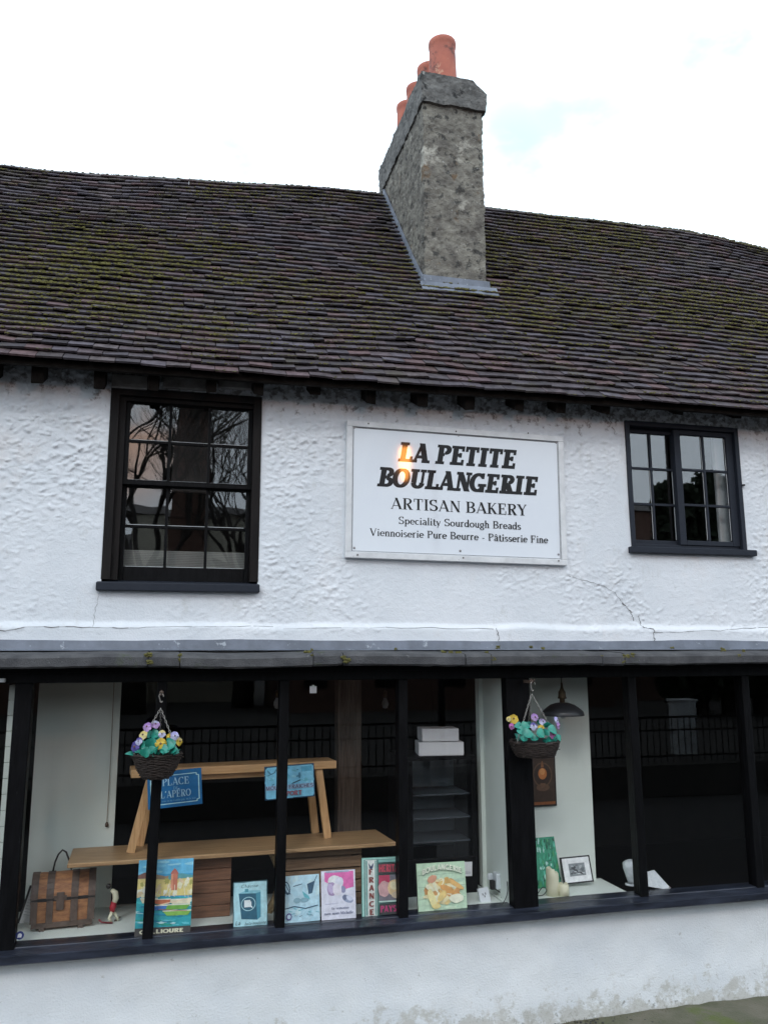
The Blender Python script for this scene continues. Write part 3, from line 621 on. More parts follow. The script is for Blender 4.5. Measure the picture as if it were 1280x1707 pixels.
for px, py, r in ((247, 1092, .024), (249, 1104, .022), (300, 1092, .014), (303, 1101, .024), (313, 1104, .013), (512, 1089, .026), (521, 1093, .012), (572, 1096, .020), (578, 1101, .024), (570, 1090, .012), (740, 1088, .02), (752, 1087, .016), (764, 1089, .022), (811, 1087, .014), (817, 1095, .014), (824, 1098, .022), (1042, 1095, .022), (1052, 1094, .030), (1040, 1103, .016), (1205, 1083, .02), (1232, 1093, .014), (830, 1079, .016), (885, 1079, .014), (905, 1081, .013), (1120, 1080, .016), (1003, 1094, .010), (1240, 1085, .014), (520, 1083, .01), (660, 1082, .012)):
    for k in range(16):
        Yq = -.405 if py > 1090 else -.34
        p = at(px + random.uniform(-1, 1) * r * 170, py + random.uniform(-1, 1) * r * 130, Yq - random.uniform(0, .008)); s_ = r * random.uniform(.22, .5)
        ms.blob(p, (s_ * 1.3, s_ * .6, s_ * .7), seed=k + px, jit=.4)
tag(ms.build('ledge_moss', MT['moss'], BLD), kind='stuff')

# ------------------------------------------------------------------ roof
EY, EZ, RL = -.30, 4.497, 4.42
TH = [(-5, 45.6), (-2, 46.0), (2, 48.5), (3.6, 48.7), (6.0, 49.0), (7.6, 47.9), (11, 46.5)]
def roof(x, s, up=0):                         # point s metres up the slope at x; old rafters sag
    th = R(lerp_tab(TH, x)); c, n_ = cos(th), sin(th)
    w = -.055 * sin(pi * min(1, max(0, s / RL))) + .022 * noise.noise((x * .55, s * .6, 2)) + .006 * noise.noise((x * 1.6, s * 1.5, 6)) 
    w *= ss(-.1, .5, s) * .85 + .15
    ez = EZ + .034 * ss(-.5, 3.5, x) + .008 * noise.noise((x * .5, 0, 40))
    return V3((x, EY + c * s - n_ * (w + up), ez + n_ * s + c * (w + up)))
NR = 43; G = RL / NR; TW = .165
und = MB(); ux = [-5 + .5 * i for i in range(33)]
for i, x in enumerate(ux):
    for s in (0.02, .8, 1.6, 2.4, 3.2, RL): und.v.append(tuple(roof(x, s, -.03)))
for i in range(len(ux) - 1):
    for j in range(5): k = i * 6 + j; und.f.append((k, k + 6, k + 7, k + 1)); und.c.append(None); und.m.append(0)
ROOF = und.build('roof', MT['underlay'], BLD)
tl = MB(); ms = MB(); rt = random.Random(3)
PAL = [(0.0802, 0.0625, 0.0689), (0.0894, 0.0633, 0.0689), (0.0747, 0.0633, 0.0742), (0.0638, 0.0533, 0.0592), (0.0967, 0.0633, 0.0654), (0.0802, 0.07, 0.0822), (0.0875, 0.0717, 0.0742), (0.0583, 0.05, 0.0565)]
def mossy(x, s):
    m = noise.noise((x * .55 + 3, s * .75, 8)) * .9 + noise.noise((x * 1.8, s * 2.6, 3)) * .55 + noise.noise((x * 5, s * 7, 1)) * .35
    m += .22 * ss(.2, .9, s) * ss(RL, 3.3, s) + .12 * ss(1.5, 4.5, x) + .06 * ss(3.5, 5.5, x) * ss(1.5, 3.5, s) + .20 * math.exp(-((x - 2.9) ** 2) / 1.6 - (s - 1.1) ** 2 / .3) - .25 * ss(.8, 0, s) + .12 * math.exp(-((x + .2) ** 2) / 1.2 - (s - 1.4) ** 2)
    return m
for r_ in range(NR):
    x = -4.6 + (TW / 2 if r_ % 2 else 0) + rt.uniform(-.012, .012); s0 = r_ * G - .02
    while x < 10.4:
        w = TW - rt.uniform(.001, .006); yaw = rt.gauss(0, .010); lift = abs(rt.gauss(0, .005)); sl_ = rt.gauss(0, .005)
        if rt.random() < .03: yaw *= 3; sl_ -= rt.uniform(0, .02)
        c_ = rt.choice(PAL); q = rt.uniform(.75, 1.2); c_ = tuple(min(1, k * q) for k in c_)
        low, up_ = [], []
        lw_ = rt.gauss(0, .003)
        for (dx, ds, h) in ((0, 0, .042), (w, 0, .042), (w, .19, .002), (0, .19, .002)):
            ds2 = s0 + sl_ + ds + yaw * (dx - w / 2); hh = h + (lift + (lw_ if dx else -lw_) if ds == 0 else 0)
            low.append(roof(x + dx, ds2, hh - .004)); up_.append(roof(x + dx, ds2, hh + .010 + (.001 if ds == 0 else 0)))
        # chip the tail a little: extra points along the lower edge
        tl.hexa(low, up_, c_)
        mm = mossy(x + w / 2, s0)
        n_ = 0
        if mm > -.04: n_ = int(4 + 34 * min(1, mm + .04)) if rt.random() < .9 else 0
        elif rt.random() < .22: n_ = rt.randint(2, 8)
        if -1.6 + -.25 * s0 < x < 5.0 + .75 * s0:
            run = rt.uniform(0, w)
            for k in range(n_):
                dx = rt.uniform(-.005, w) if mm > .12 else min(w, max(0, rt.gauss(run, .035))); ds = abs(rt.gauss(0, .012 + .022 * max(0, mm))) ; sz = rt.uniform(.0035, .0085) * (1 + .4 * max(0, mm))
                p = roof(x + dx, s0 + sl_ + ds - .003, .052 - .20 * ds + lift)
                ms.blob(p, (sz * rt.uniform(1.2, 2.4), sz, sz * .8), seed=rt.random(), jit=.35, n=5, m=3, mi=0 if rt.random() < ss(-.05, .5, mm) * .8 + .05 * 1 else 1)
        x += TW + rt.uniform(-.001, .003)
tl.build('roof_tiles', MT['tile'], ROOF)
tag(ms.build('roof_moss', [MT['moss'], MT['moss2']], ROOF), kind='stuff')
rg = MB(); x = -4.8; ms2 = MB()
while x < 10.4:
    w = .43; seg = []
    for (xx, rr) in ((x, .115), (x + w, .108)):
        p = roof(xx, RL); dz = rt.uniform(-.006, .006)
        seg.append([V3((xx, p.y + .05 + rr * cos(a), p.z - .065 + rr * sin(a) + dz)) for a in [R(-10 + 200 * k / 10) for k in range(11)]])
    rg.add(seg[0] + seg[1], [(k, 11 + k, 12 + k, k + 1) for k in range(10)] + [tuple(range(11)), tuple(range(21, 10, -1))])
    for k in range(int(40 + 70 * ss(3, 7, x))):
        a = R(rt.uniform(75, 185)); xx = x + rt.uniform(0, w); p = roof(xx, RL); sz = rt.uniform(.003, .009) * (1 + 1.0 * ss(4, 7, x))
        ms2.blob((xx, p.y + .05 + .115 * cos(a), p.z - .065 + .115 * sin(a)), (sz * 1.8, sz, sz), seed=rt.random(), n=5, m=3)
    x += w + .004
rg.build('ridge_tiles', MT['ridge'], ROOF)
tag(ms2.build('ridge_moss', MT['moss2'], ROOF), kind='stuff')
bk = MB()
for i, x in enumerate(ux): p = roof(x, RL); bk.v += [(x, p.y + .1, p.z - .03), (x, p.y + 4.2, p.z - 3.9)]
for i in range(len(ux) - 1): bk.f.append((2 * i, 2 * i + 1, 2 * i + 3, 2 * i + 2)); bk.c.append(None); bk.m.append(0)
bk.build('rear_slope', MT['ridge'], ROOF)
bx('gable_end', MT['render'], BLD, ((-3.4, .0, 4.5), (-3.2, 5.2, 5.1))); bx('gable_end', MT['render'], BLD, ((9.5, .0, 4.5), (9.7, 5.2, 5.1)))

# gutter, fascia, eaves boards and rafter feet
gx = [-4.6 + .4 * i for i in range(38)]
fb = MB()
for i in range(len(gx) - 1):
    a, b = roof(gx[i], 0), roof(gx[i + 1], 0)
    fb.hexa([(a.x, a.y + .02, a.z - .02), (b.x, b.y + .02, b.z - .02), (b.x, b.y + .06, b.z - .02), (a.x, a.y + .06, a.z - .02)], [(a.x, a.y + .02, a.z + .02), (b.x, b.y + .02, b.z + .02), (b.x, b.y + .06, b.z + .05), (a.x, a.y + .06, a.z + .05)])
fb.build('tilting_fillet', MT['timber'], ROOF)
for i, (px, py) in enumerate(((-95, 632), (-15, 636), (62, 640), (165, 650), (255, 652), (352, 655), (430, 660), (525, 660), (618, 674), (703, 680), (782, 684), (864, 686), (935, 690), (1008, 692), (1068, 684), (1131, 691), (1226, 698), (1310, 702), (1400, 706))):
    p = at(px, py, -.16); m = MB(); w = random.uniform(.07, .085) / 2; yf = -.19 - random.uniform(0, .03)
    m.hexa([(p.x - w, yf + .03, p.z + random.uniform(-.008, .008)), (p.x + w, yf + .03, p.z + random.uniform(-.008, .008)), (p.x + w, .05, p.z + .12), (p.x - w, .05, p.z + .12)], [(p.x - w, yf, 4.565), (p.x + w, yf, 4.565), (p.x + w, .05, 4.79), (p.x - w, .05, 4.79)])
    m.build('rafter_end', MT['timber'], ROOF, bevel=.006)
# pale daubed infill between the rafter feet over the left window
for a, b in ((186, 246), (272, 345), (364, 424)): bx('eaves_infill', MT['plaster'], BLD, ((at(a, 640, -.02).x, -.035, at(a, 645, -.03).z), (at(b, 640, -.02).x, .02, at(a, 622, -.03).z)), bevel=.006)

# ------------------------------------------------------------------ chimney with cap, flashing and four pots
CX0, CX1, CY0, CY1, CZ1 = 2.18, 2.795, 1.06, 2.75, 8.02
ch = MB()
def lump_box(m, x0, x1, y0, y1, z0, z1, st, amp, sc, taper=0, cut=None):
    nx, ny, nz_ = [max(2, int((b - a) / st)) for a, b in ((x0, x1), (y0, y1), (z0, z1))]
    def face(o, u, nu, v, nv, nr):
        k = len(m.v)
        for j in range(nv + 1):
            for i in range(nu + 1):
                p = V3(o) + V3(u) * (i / nu) + V3(v) * (j / nv)
                e = 1
                d = amp * (noise.noise(p * sc) + .6 * noise.noise(p * sc * 2.6) + .35 * ss(-.1, .2, noise.noise(p * sc * 4)))
                f = (p.z - z0) / (z1 - z0); cx = (x0 + x1) / 2
                q = p + V3((noise.noise(p * sc + V3((9, 0, 0))), noise.noise(p * sc + V3((0, 9, 0))), noise.noise(p * sc + V3((0, 0, 9))))) * amp + V3(nr) * 0
                q += V3(((p.x - cx) * amp * 0, 0, 0)); 
                # same shift for the same place keeps the edges closed
                q += V3((noise.noise(p * sc * 3 + V3((3, 1, 4))), noise.noise(p * sc * 3 + V3((1, 5, 9))), 0)) * amp * .6
                q += V3((noise.noise(p * 38), noise.noise(p * 38 + V3((7, 0, 0))), 0)) * amp * .55 + V3((max(0, noise.noise(p * 20 + V3((2, 8, 0)))), max(0, noise.noise(p * 20 + V3((5, 1, 6)))), 0)) * amp * -.9
                if cut: q = cut(q)
                m.v.append(tuple(q))
        for j in range(nv):
            for i in range(nu): a = k + j * (nu + 1) + i; m.f.append((a, a + 1, a + nu + 2, a + nu + 1)); m.c.append(None); m.m.append(0)
    X, Y, Z = x1 - x0, y1 - y0, z1 - z0
    face((x0, y0, z0), (X, 0, 0), nx, (0, 0, Z), nz_, (0, -1, 0)); face((x0, y1, z0), (X, 0, 0), nx, (0, 0, Z), nz_, (0, 1, 0))
    face((x0, y0, z0), (0, Y, 0), ny, (0, 0, Z), nz_, (-1, 0, 0)); face((x1, y0, z0), (0, Y, 0), ny, (0, 0, Z), nz_, (1, 0, 0))
    face((x0, y0, z1), (X, 0, 0), nx, (0, Y, 0), ny, (0, 0, 1)); face((x0, y0, z0), (X, 0, 0), nx, (0, Y, 0), ny, (0, 0, -1))
lump_box(ch, CX0, CX1, CY0, CY1, 5.5, CZ1, .013, .011, 11)
CH = ch.build('chimney', MT['chim'], BLD, smooth=True)
cp = MB()
def capcut(q):
    r = q - V3((2.49, 0, 8.16)); over = max(0, (q.x - 2.70)) * max(0, q.z - 8.08) * 8 + max(0, q.z - 8.2) * max(0, q.x - 2.5) * .6 + max(0, 1.12 - q.y) * max(0, q.z - 8.2) * 4
    return V3((q.x - .0 * over, q.y, q.z - over * .6)) if over else q
lump_box(cp, CX0 - .02, CX1 + .04, CY0 - .035, CY1 + .05, CZ1 - .09, 8.275, .014, .012, 9, cut=capcut)
cp.build('cap', MT['chimcap'], CH, smooth=True)
fl = MB()
fl.box((CX0, CY0 + .1, 8.27), (CX1 - .12, CY1, 8.36)); fl.build('flaunching', MT['chimcap'], CH, bevel=.05)
for i, (y, zt, rr) in enumerate(((1.40, 8.93, .148), (1.80, 8.93, .145), (2.20, 8.98, .145), (2.58, 9.02, .145))):
    prof = [(rr * 1.02, 8.25), (rr * .99, 8.5), (rr * .93, zt - .13), (rr * .93, zt - .075), (rr * .97, zt - .06), (rr * .985, zt - .03), (rr * .97, zt - .004), (rr * .92, zt), (rr * .86, zt - .02), (rr * .84, 8.5)]
    m = MB(); m.lathe(prof, (2.505 - .012 * i, y, 0), 32); pt = m.build('chimney_pot', MT['pot'], CH, smooth=True)
# stepped lead along the left side and the lead apron in front
fm = MB(); sv_ = [ (1.02 + .2 * k) for k in range(9)]
def s_for_y(x, y):
    lo_, hi_ = 0, RL
    for _ in range(30):
        md = (lo_ + hi_) / 2
        if roof(x, md).y < y: lo_ = md
        else: hi_ = md
    return lo_
ya = CY0 - .03
while ya < 2.55:
    yb = min(2.6, ya + .24); a, b = roof(CX0, s_for_y(CX0, ya), .03), roof(CX0, s_for_y(CX0, yb), .03); o = rt.uniform(0, .01)
    n_ = V3((0, -.73, .68)); x0 = CX0 - .022
    fm.hexa([a + V3((-.06, 0, .0)), b + V3((-.06, 0, .0)), b + V3((.0, 0, .012)), a + V3((.0, 0, .012))], [a + V3((-.06, 0, .006)) , b + V3((-.06, 0, .006)), b + V3((.0, 0, .018)), a + V3((.0, 0, .018))])
    fm.hexa([V3((x0 - .012, a.y, a.z)), V3((x0 - .012, b.y, b.z)), V3((x0 + .012, b.y, b.z)), V3((x0 + .012, a.y, a.z))], [V3((x0 - .006, a.y, a.z + .075 + o)), V3((x0 - .006, b.y, b.z + .075 + o)), V3((x0 + .012, b.y, b.z + .075 + o)), V3((x0 + .012, a.y, a.z + .075 + o))])
    ya = yb - .02
pz0 = roof(2.5, s_for_y(2.5, CY0)).z
fm.hexa([(CX0 - .03, CY0 - .03, pz0 + .02), (CX1 + .03, CY0 - .03, pz0 + .02), (CX1 + .03, CY0 + .02, pz0 + .02), (CX0 - .03, CY0 + .02, pz0 + .02)], [(CX0 - .025, CY0 - .022, pz0 + .13), (CX1 + .025, CY0 - .022, pz0 + .13), (CX1 + .025, CY0 + .02, pz0 + .13), (CX0 - .025, CY0 + .02, pz0 + .13)])
s0 = s_for_y(2.5, CY0); ap = []
for i in range(13):
    x = CX0 - .06 + (CX1 - CX0 + .15) * i / 12; u = .012 * noise.noise((x * 8, 0, 0)) + .05
    ap.append([roof(x, s0 - .12 + .02 * noise.noise((x * 6, 2, 0)), u - .008), roof(x, s0 - .05, u), roof(x, s0 + .03, .065)])
for i in range(12):
    for k in range(2): fm.add([ap[i][k], ap[i + 1][k], ap[i + 1][k + 1], ap[i][k + 1]], [(0, 1, 2, 3)])
fm.build('lead_flashing', MT['lead'], CH)

# ------------------------------------------------------------------ upper windows
def window(name, x0, x1, z0, z1): 
    o = empty(name, ((x0 + x1) / 2, 0, z0)); o.parent = BLD; return o
# left: box sash, three panes by four
w = WL; O = window('sash_window', w['x0'], w['x1'], w['z0'], w['z1']); ox, oz = (w['x0'] + w['x1']) / 2, w['z0']
def lb(name, m, *boxes, bevel=.004, parent=None):
    b = MB()
    for (a, c) in boxes: b.box((a[0] - ox, a[1], a[2] - oz), (c[0] - ox, c[1], c[2] - oz))
    return b.build(name, m, parent or O, bevel=bevel)
jx0, jx1 = at(212, 800, .05).x, at(412, 800, .05).x
zt, zb = at(300, 676, .05).z, at(300, 945, .05).z
sz1 = w['z0'] + .075
lb('frame', MT['brownblack'], ((w['x0'] - .004, -.012, sz1), (w['x0'] + .055, .12, w['z1'])), ((w['x1'] - .055, -.012, sz1), (w['x1'] + .004, .12, w['z1'])), ((w['x0'] + .055, -.012, w['z1'] - .055), (w['x1'] - .055, .12, w['z1'] + .002)),
   ((w['x0'] + .055, .022, sz1), (jx0 - .03, .12, w['z1'] - .055)), ((jx1 + .03, .022, sz1), (w['x1'] - .055, .12, w['z1'] - .055)), ((jx0 - .03, .022, w['z1'] - .085), (jx1 + .03, .12, w['z1'] - .055)))
b = MB(); b.hexa([(w['x0'] - .03 - ox, -.06, w['z0'] - .004 - oz), (w['x1'] + .012 - ox, -.06, w['z0'] - .004 - oz), (w['x1'] + .012 - ox, .1, w['z0'] - .004 - oz), (w['x0'] - .03 - ox, .1, w['z0'] - .004 - oz)], [(w['x0'] - .03 - ox, -.06, .052), (w['x1'] + .012 - ox, -.06, .052), (w['x1'] + .012 - ox, .1, .078), (w['x0'] - .03 - ox, .1, .078)])
b.build('sill', MT['blueblack'], O, bevel=.006)
zm = at(300, 807, .05).z
T0 = w['z1'] - .085
lb('upper_sash', MT['black'], ((jx0 - .03, .045, zm - .018), (jx0, .085, T0)), ((jx1, .045, zm - .018), (jx1 + .03, .085, T0)), ((jx0, .045, zt), (jx1, .085, T0)), ((jx0, .044, zm - .018), (jx1, .085, zm + .018)))
lb('lower_sash', MT['black'], ((jx0 - .03, .09, sz1), (jx0, .13, zm - .0)), ((jx1, .09, sz1), (jx1 + .03, .13, zm)), ((jx0, .09, sz1), (jx1, .13, zb)), ((jx0, .089, zm - .02), (jx1, .13, zm + .016)))
def bars(name, m, X0, X1, Z0, Z1, nx, nz, y0, y1, wd):
    bb = [((X0 + (X1 - X0) * i / nx - wd / 2, y0, Z0), (X0 + (X1 - X0) * i / nx + wd / 2, y1, Z1)) for i in range(1, nx)]
    bb += [((X0, y0 + .002, Z0 + (Z1 - Z0) * i / nz - wd / 2), (X1, y1 - .001, Z0 + (Z1 - Z0) * i / nz + wd / 2)) for i in range(1, nz)]
    return lb(name, m, *bb, bevel=.002)
bars('glazing_bar', MT['black'], jx0, jx1, zm + .018, zt, 3, 2, .05, .078, .02)
bars('glazing_bar', MT['black'], jx0, jx1, zb, zm - .02, 3, 2, .095, .122, .02)
for p_, q_ in ([((jx0 + (jx1 - jx0) * i / 3 + .0105, .0635, zz), (jx0 + (jx1 - jx0) * (i + 1) / 3 - .0105, .0645, zz + .004)) for i in range(3) for zz in (zm + .0185, (zm + .018 + zt) / 2 + .0105)] +
   [((jx0 + (jx1 - jx0) * i / 3 + .0105, .1085, zz), (jx0 + (jx1 - jx0) * (i + 1) / 3 - .0105, .1095, zz + .004)) for i in range(3) for zz in (zb + .0005, (zb + zm - .02) / 2 + .0105)]): lb('putty', MT['curtain'], (p_, q_), bevel=0)
def panes(m, X0, X1, Z0, Z1, nx, nz, y, tilt=.006):
    for i in range(nx):
        for j in range(nz):
            b = MB(); a0, a1, c0, c1 = X0 + (X1 - X0) * i / nx - ox, X0 + (X1 - X0) * (i + 1) / nx - ox, Z0 + (Z1 - Z0) * j / nz - oz, Z0 + (Z1 - Z0) * (j + 1) / nz - oz
            t = [random.uniform(-tilt, tilt) * .12 for _ in range(3)]
            q = lambda yy: [(a0, yy + t[0], c0), (a1, yy + t[1], c0), (a1, yy + t[1] + t[2], c1), (a0, yy + t[0] + t[2], c1)]
            b.hexa(q(y), q(y + .003)); b.build('pane', m, O)
panes(MT['oldglass'], jx0, jx1, zm + .018, zt, 3, 2, .066); panes(MT['oldglass'], jx0, jx1, zb, zm - .02, 3, 2, .111)
# slatted blind drawn up from the bottom inside, and dark curtain hung behind the upper sash
lb('blind', MT['blind'], *[((jx0 - .01, .20, zb - .03 + .0125 * k), (jx1 + .01, .206, zb - .03 + .0125 * k + .010)) for k in range(13)], bevel=0)
lb('curtain', MT['dark_in'], ((at(290, 700, .25).x, .25, zm - .02), (at(352, 700, .27).x, .29, w['z1'])), bevel=.01)
# right: sliding casement, each leaf two panes by three
w = WR; O = window('sliding_window', w['x0'], w['x1'], w['z0'], w['z1']); ox, oz = (w['x0'] + w['x1']) / 2, w['z0']; sz1 = w['z0'] + .05
fw = .04
lb('frame', MT['blueblack'], ((w['x0'], -.014, sz1), (w['x0'] + fw, .12, w['z1'])), ((w['x1'] - fw, -.014, sz1), (w['x1'], .12, w['z1'])), ((w['x0'] + fw, -.014, w['z1'] - fw), (w['x1'] - fw, .12, w['z1'] + .002)), ((w['x0'] + fw, .03, sz1), (w['x1'] - fw, .12, sz1 + .03)))
b = MB(); b.box((w['x0'] - .03 - ox, -.055, -.004), (w['x1'] + .06 - ox, .1, .046)); b.build('sill', MT['blueblack'], O, bevel=.006)
lx0, lx1, rx0, rx1 = at(1050, 800, .08).x, at(1122, 800, .08).x, at(1137, 800, .03).x, at(1213, 800, .03).x
lt, lb_ = at(1090, 724, .08).z, at(1090, 901, .08).z; rt_, rb = at(1170, 727, .03).z, at(1170, 902, .03).z
e = w['z1'] - fw; f0 = sz1 + .03; wx0, wx1 = w['x0'] + fw, w['x1'] - fw
lb('sliding_leaf', MT['blueblack'], ((wx0, .07, f0), (lx0, .105, e)), ((lx1, .07, f0), (lx1 + .05, .105, e)), ((lx0, .07, f0), (lx1, .105, lb_)), ((lx0, .07, lt), (lx1, .105, e)))
lb('fixed_leaf', MT['blueblack'], ((rx0 - .06, .02, f0), (rx0, .06, e)), ((rx1, .02, f0), (wx1, .06, e)), ((rx0, .02, f0), (rx1, .06, rb)), ((rx0, .02, rt_), (rx1, .06, e)))
bars('glazing_bar', MT['blueblack'], lx0, lx1, lb_, lt, 2, 3, .075, .1, .02); bars('glazing_bar', MT['blueblack'], rx0, rx1, rb, rt_, 2, 3, .025, .055, .02)
panes(MT['oldglass2'], lx0, lx1, lb_, lt, 2, 3, .088, .002); panes(MT['oldglass2'], rx0, rx1, rb, rt_, 2, 3, .04, .002)
for p_, q_ in ([((xx, .0385, rb + (rt_ - rb) * k / 3 + .012), (xx + .004, .0395, rb + (rt_ - rb) * (k + 1) / 3 - .012)) for xx in ((rx0 + rx1) / 2 - .0145, rx1 - .005) for k in range(3)] + [((xx, .0865, lb_ + (lt - lb_) * k / 3 + .012), (xx + .004, .0875, lb_ + (lt - lb_) * (k + 1) / 3 - .012)) for xx in ((lx0 + lx1) / 2 - .0145, lx1 - .005) for k in range(2)]): lb('putty', MT['curtain'], (p_, q_), bevel=0)
lb('curtain', MT['curtain'], ((at(1194, 800, .16).x, .16, w['z0']), (at(1240, 800, .16).x, .20, w['z1'])), bevel=.01)
lb('hinge_pin', MT['black'], ((w['x1'] - .005, -.025, oz + .60), (w['x1'] + .02, -.012, oz + .612)), bevel=0)

# rooms behind
bx('upstairs_room', MT['room'], BLD, ((-3.2, 3.4, 2.62), (9.5, 3.5, 4.48)), ((-3.2, .22, 2.55), (9.5, 3.4, 2.62)), ((-3.2, .22, 4.48), (9.5, 3.4, 4.49)), ((1.6, .22, 2.62), (1.7, 3.4, 4.48)))
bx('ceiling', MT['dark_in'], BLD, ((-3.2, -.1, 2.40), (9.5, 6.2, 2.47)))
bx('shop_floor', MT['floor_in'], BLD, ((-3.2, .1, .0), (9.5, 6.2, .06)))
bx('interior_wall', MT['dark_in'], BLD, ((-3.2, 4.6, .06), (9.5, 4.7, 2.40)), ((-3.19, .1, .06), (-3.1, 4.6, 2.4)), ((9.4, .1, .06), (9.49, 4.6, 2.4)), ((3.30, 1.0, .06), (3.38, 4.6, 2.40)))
m = MB(); pa, pb = at(563, 1250, .95), at(603, 1250, .95); m.box((pa.x, .95, .06), (pb.x, 1.1, 2.40)); m.build('oak_post', MT['post_in'], BLD, bevel=.012)

# ------------------------------------------------------------------ shopfront
SF = empty('shop_window', (0, 0, 0)); SF.parent = BLD
ZT = 2.392; ZG = .80
def post(pts, w, y0=-.17, y1=-.07, name='mullion', m='black'):
    (tx, ty), (bx_, by) = pts; a, b = at(tx, ty, SY - .03), at(bx_, by, SY - .03)
    dx = (a.x - b.x) / (a.z - b.z); xt, xb = b.x + dx * (2.43 - b.z), b.x + dx * (.80 - b.z); q = MB()
    q.hexa([(xb - w / 2, y0, .80), (xb + w / 2, y0, .80), (xb + w / 2, y1, .80), (xb - w / 2, y1, .80)], [(xt - w / 2, y0, 2.43), (xt + w / 2, y0, 2.43), (xt + w / 2, y1, 2.43), (xt - w / 2, y1, 2.43)])
    q.build(name, MT[m], SF, bevel=.006); return xt, xb
mull = []
for pts, w_ in ((((41, 1140), (9, 1570)), .105), (((262, 1290), (246, 1562)), .066), (((474, 1140), (466, 1545)), .064), (((671, 1150), (672, 1525)), .066), (((861, 1140), (876, 1510)), .185), (((1051, 1135), (1073, 1497)), .066), (((1239, 1130), (1266, 1482)), .066), (((1420, 1130), (1450, 1480)), .066)):
    mull.append(post(pts, w_))
post(((-45, 1140), (-90, 1570)), .10, name='mullion')
bx('fascia', MT['black'], SF, ((XA, -.19, ZT), (XB, -.05, 2.486)), bevel=.006)
bx('fascia_trim', MT['black'], SF, ((XA, -.215, 2.455), (XB, -.19, 2.486)), bevel=.004)
sl_ = MB(); xsx = [XA - .05 + (XB + .1 - XA) * i / 60 for i in range(61)]; pf = [(-.02, .745), (-.245, .745), (-.255, .752), (-.256, .796), (-.248, .800), (-.150, .811), (-.147, .815), (-.02, .815)]
brk = at(893, 1520, -.2).x
for x in xsx:
    d = (.006 if x > brk else 0) + .004 * noise.noise((x * 1.1, 0, 0))
    for (y, z) in pf: sl_.v.append((x, y - (.008 if x > brk else 0), z + d))
for i in range(60):
    for k in range(8): sl_.f.append((i * 8 + k, (i + 1) * 8 + k, (i + 1) * 8 + (k + 1) % 8, i * 8 + (k + 1) % 8)); sl_.c.append(None); sl_.m.append(0)
sl_.build('sill', MT['sill'], SF)
ends = [(XA + .02, XA + .02)] + [mull[i] for i in range(8)] + [(XB - .02, XB - .02)]
for (a, b) in zip(ends, ends[1:]):
    q = MB(); f = lambda y: [(a[1], y, .83), (b[1], y, .83), (b[0], y, ZT + .01), (a[0], y, ZT + .01)]
    q.hexa(f(SY), f(SY + .004)); q.build('pane', MT['glass'], SF)
bx('downpipe_bracket', MT['signframe'], SF, ((at(-2, 1142, -.2).x, -.23, 2.40), (at(9, 1142, -.2).x, -.19, 2.425)), bevel=.004)

# display platform, back panels and partition (all painted white)
PZ = .812
bx('display_shelf', MT['board'], BLD, ((at(48, 1500, -.06).x - .3, SY + .006, PZ - .03), (2.36, .64, PZ)), bevel=.003)
bx('display_shelf', MT['board'], BLD, ((2.37, SY + .006, PZ - .028), (3.36, .40, PZ + .002)), bevel=.003)
xbL = at(192, 1350, .6).x
bx('back_panel', MT['board'], BLD, ((-.93, .60, PZ - .4), (xbL, .63, 2.40)))
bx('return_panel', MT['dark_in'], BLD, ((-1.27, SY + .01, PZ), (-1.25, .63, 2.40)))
bx('back_panel', MT['board'], BLD, ((2.36, .37, PZ - .4), (at(986, 1300, .37).x, .40, 2.40)))
xp = at(845, 1330, -.08).x
bx('partition', MT['board'], BLD, ((xp, -.075, PZ), (xp + .05, .50, 2.40)), bevel=.002)
bx('partition_trim', MT['board'], BLD, ((xp - .022, .44, PZ), (xp, .475, 2.40)), bevel=.003)
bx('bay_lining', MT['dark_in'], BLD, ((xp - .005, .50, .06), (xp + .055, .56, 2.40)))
q = MB()
for k in range(16): q.box((at(17, 1300, .0).x - .045, .0, PZ + .098 * k), (at(17, 1300, .0).x, .12, PZ + .098 * k + .095))
q.build('tiled_strip', MT['board'], BLD, bevel=.002)

# ------------------------------------------------------------------ the painted sign on the wall
tl_, tr_, br_, bl_ = at(578, 698, -.05), at(939, 729, -.05), at(946, 941, -.05), at(576, 931, -.05)
u = ((tr_ - tl_) + (br_ - bl_)) / 2; SW = u.length; u.normalize(); v = ((tl_ - bl_) + (tr_ - br_)) / 2; SH = v.length
v = (v - u * v.dot(u)).normalized(); n_ = v.cross(u); org = (tl_ + tr_ + br_ + bl_) / 4 - u * SW / 2 - v * SH / 2
SG = empty('shop_sign', (0, 0, 0), 'white framed bakery sign with black lettering fixed on the roughcast wall', 'sign')
SG.matrix_world = Matrix(((u.x, n_.x, v.x, org.x), (u.y, n_.y, v.y, org.y), (u.z, n_.z, v.z, org.z), (0, 0, 0, 1)))
def loc(px, py, Y=-.05): d = at(px, py, Y) - org; return d.dot(u), d.dot(v)
f_ = .045
q = MB(); q.box((0, 0, 0), (SW, .05, f_)); q.box((0, 0, SH - f_), (SW, .05, SH)); q.box((0, .0005, f_), (f_, .05, SH - f_)); q.box((SW - f_, .0005, f_), (SW, .05, SH - f_))
q.build('frame', MT['signframe'], SG, bevel=.004)
bx('panel', MT['signwhite'], SG, ((f_ - .01, .013, f_ - .01), (SW - f_ + .01, .02, SH - f_ + .01)))
q = MB(); g0 = f_ + .006
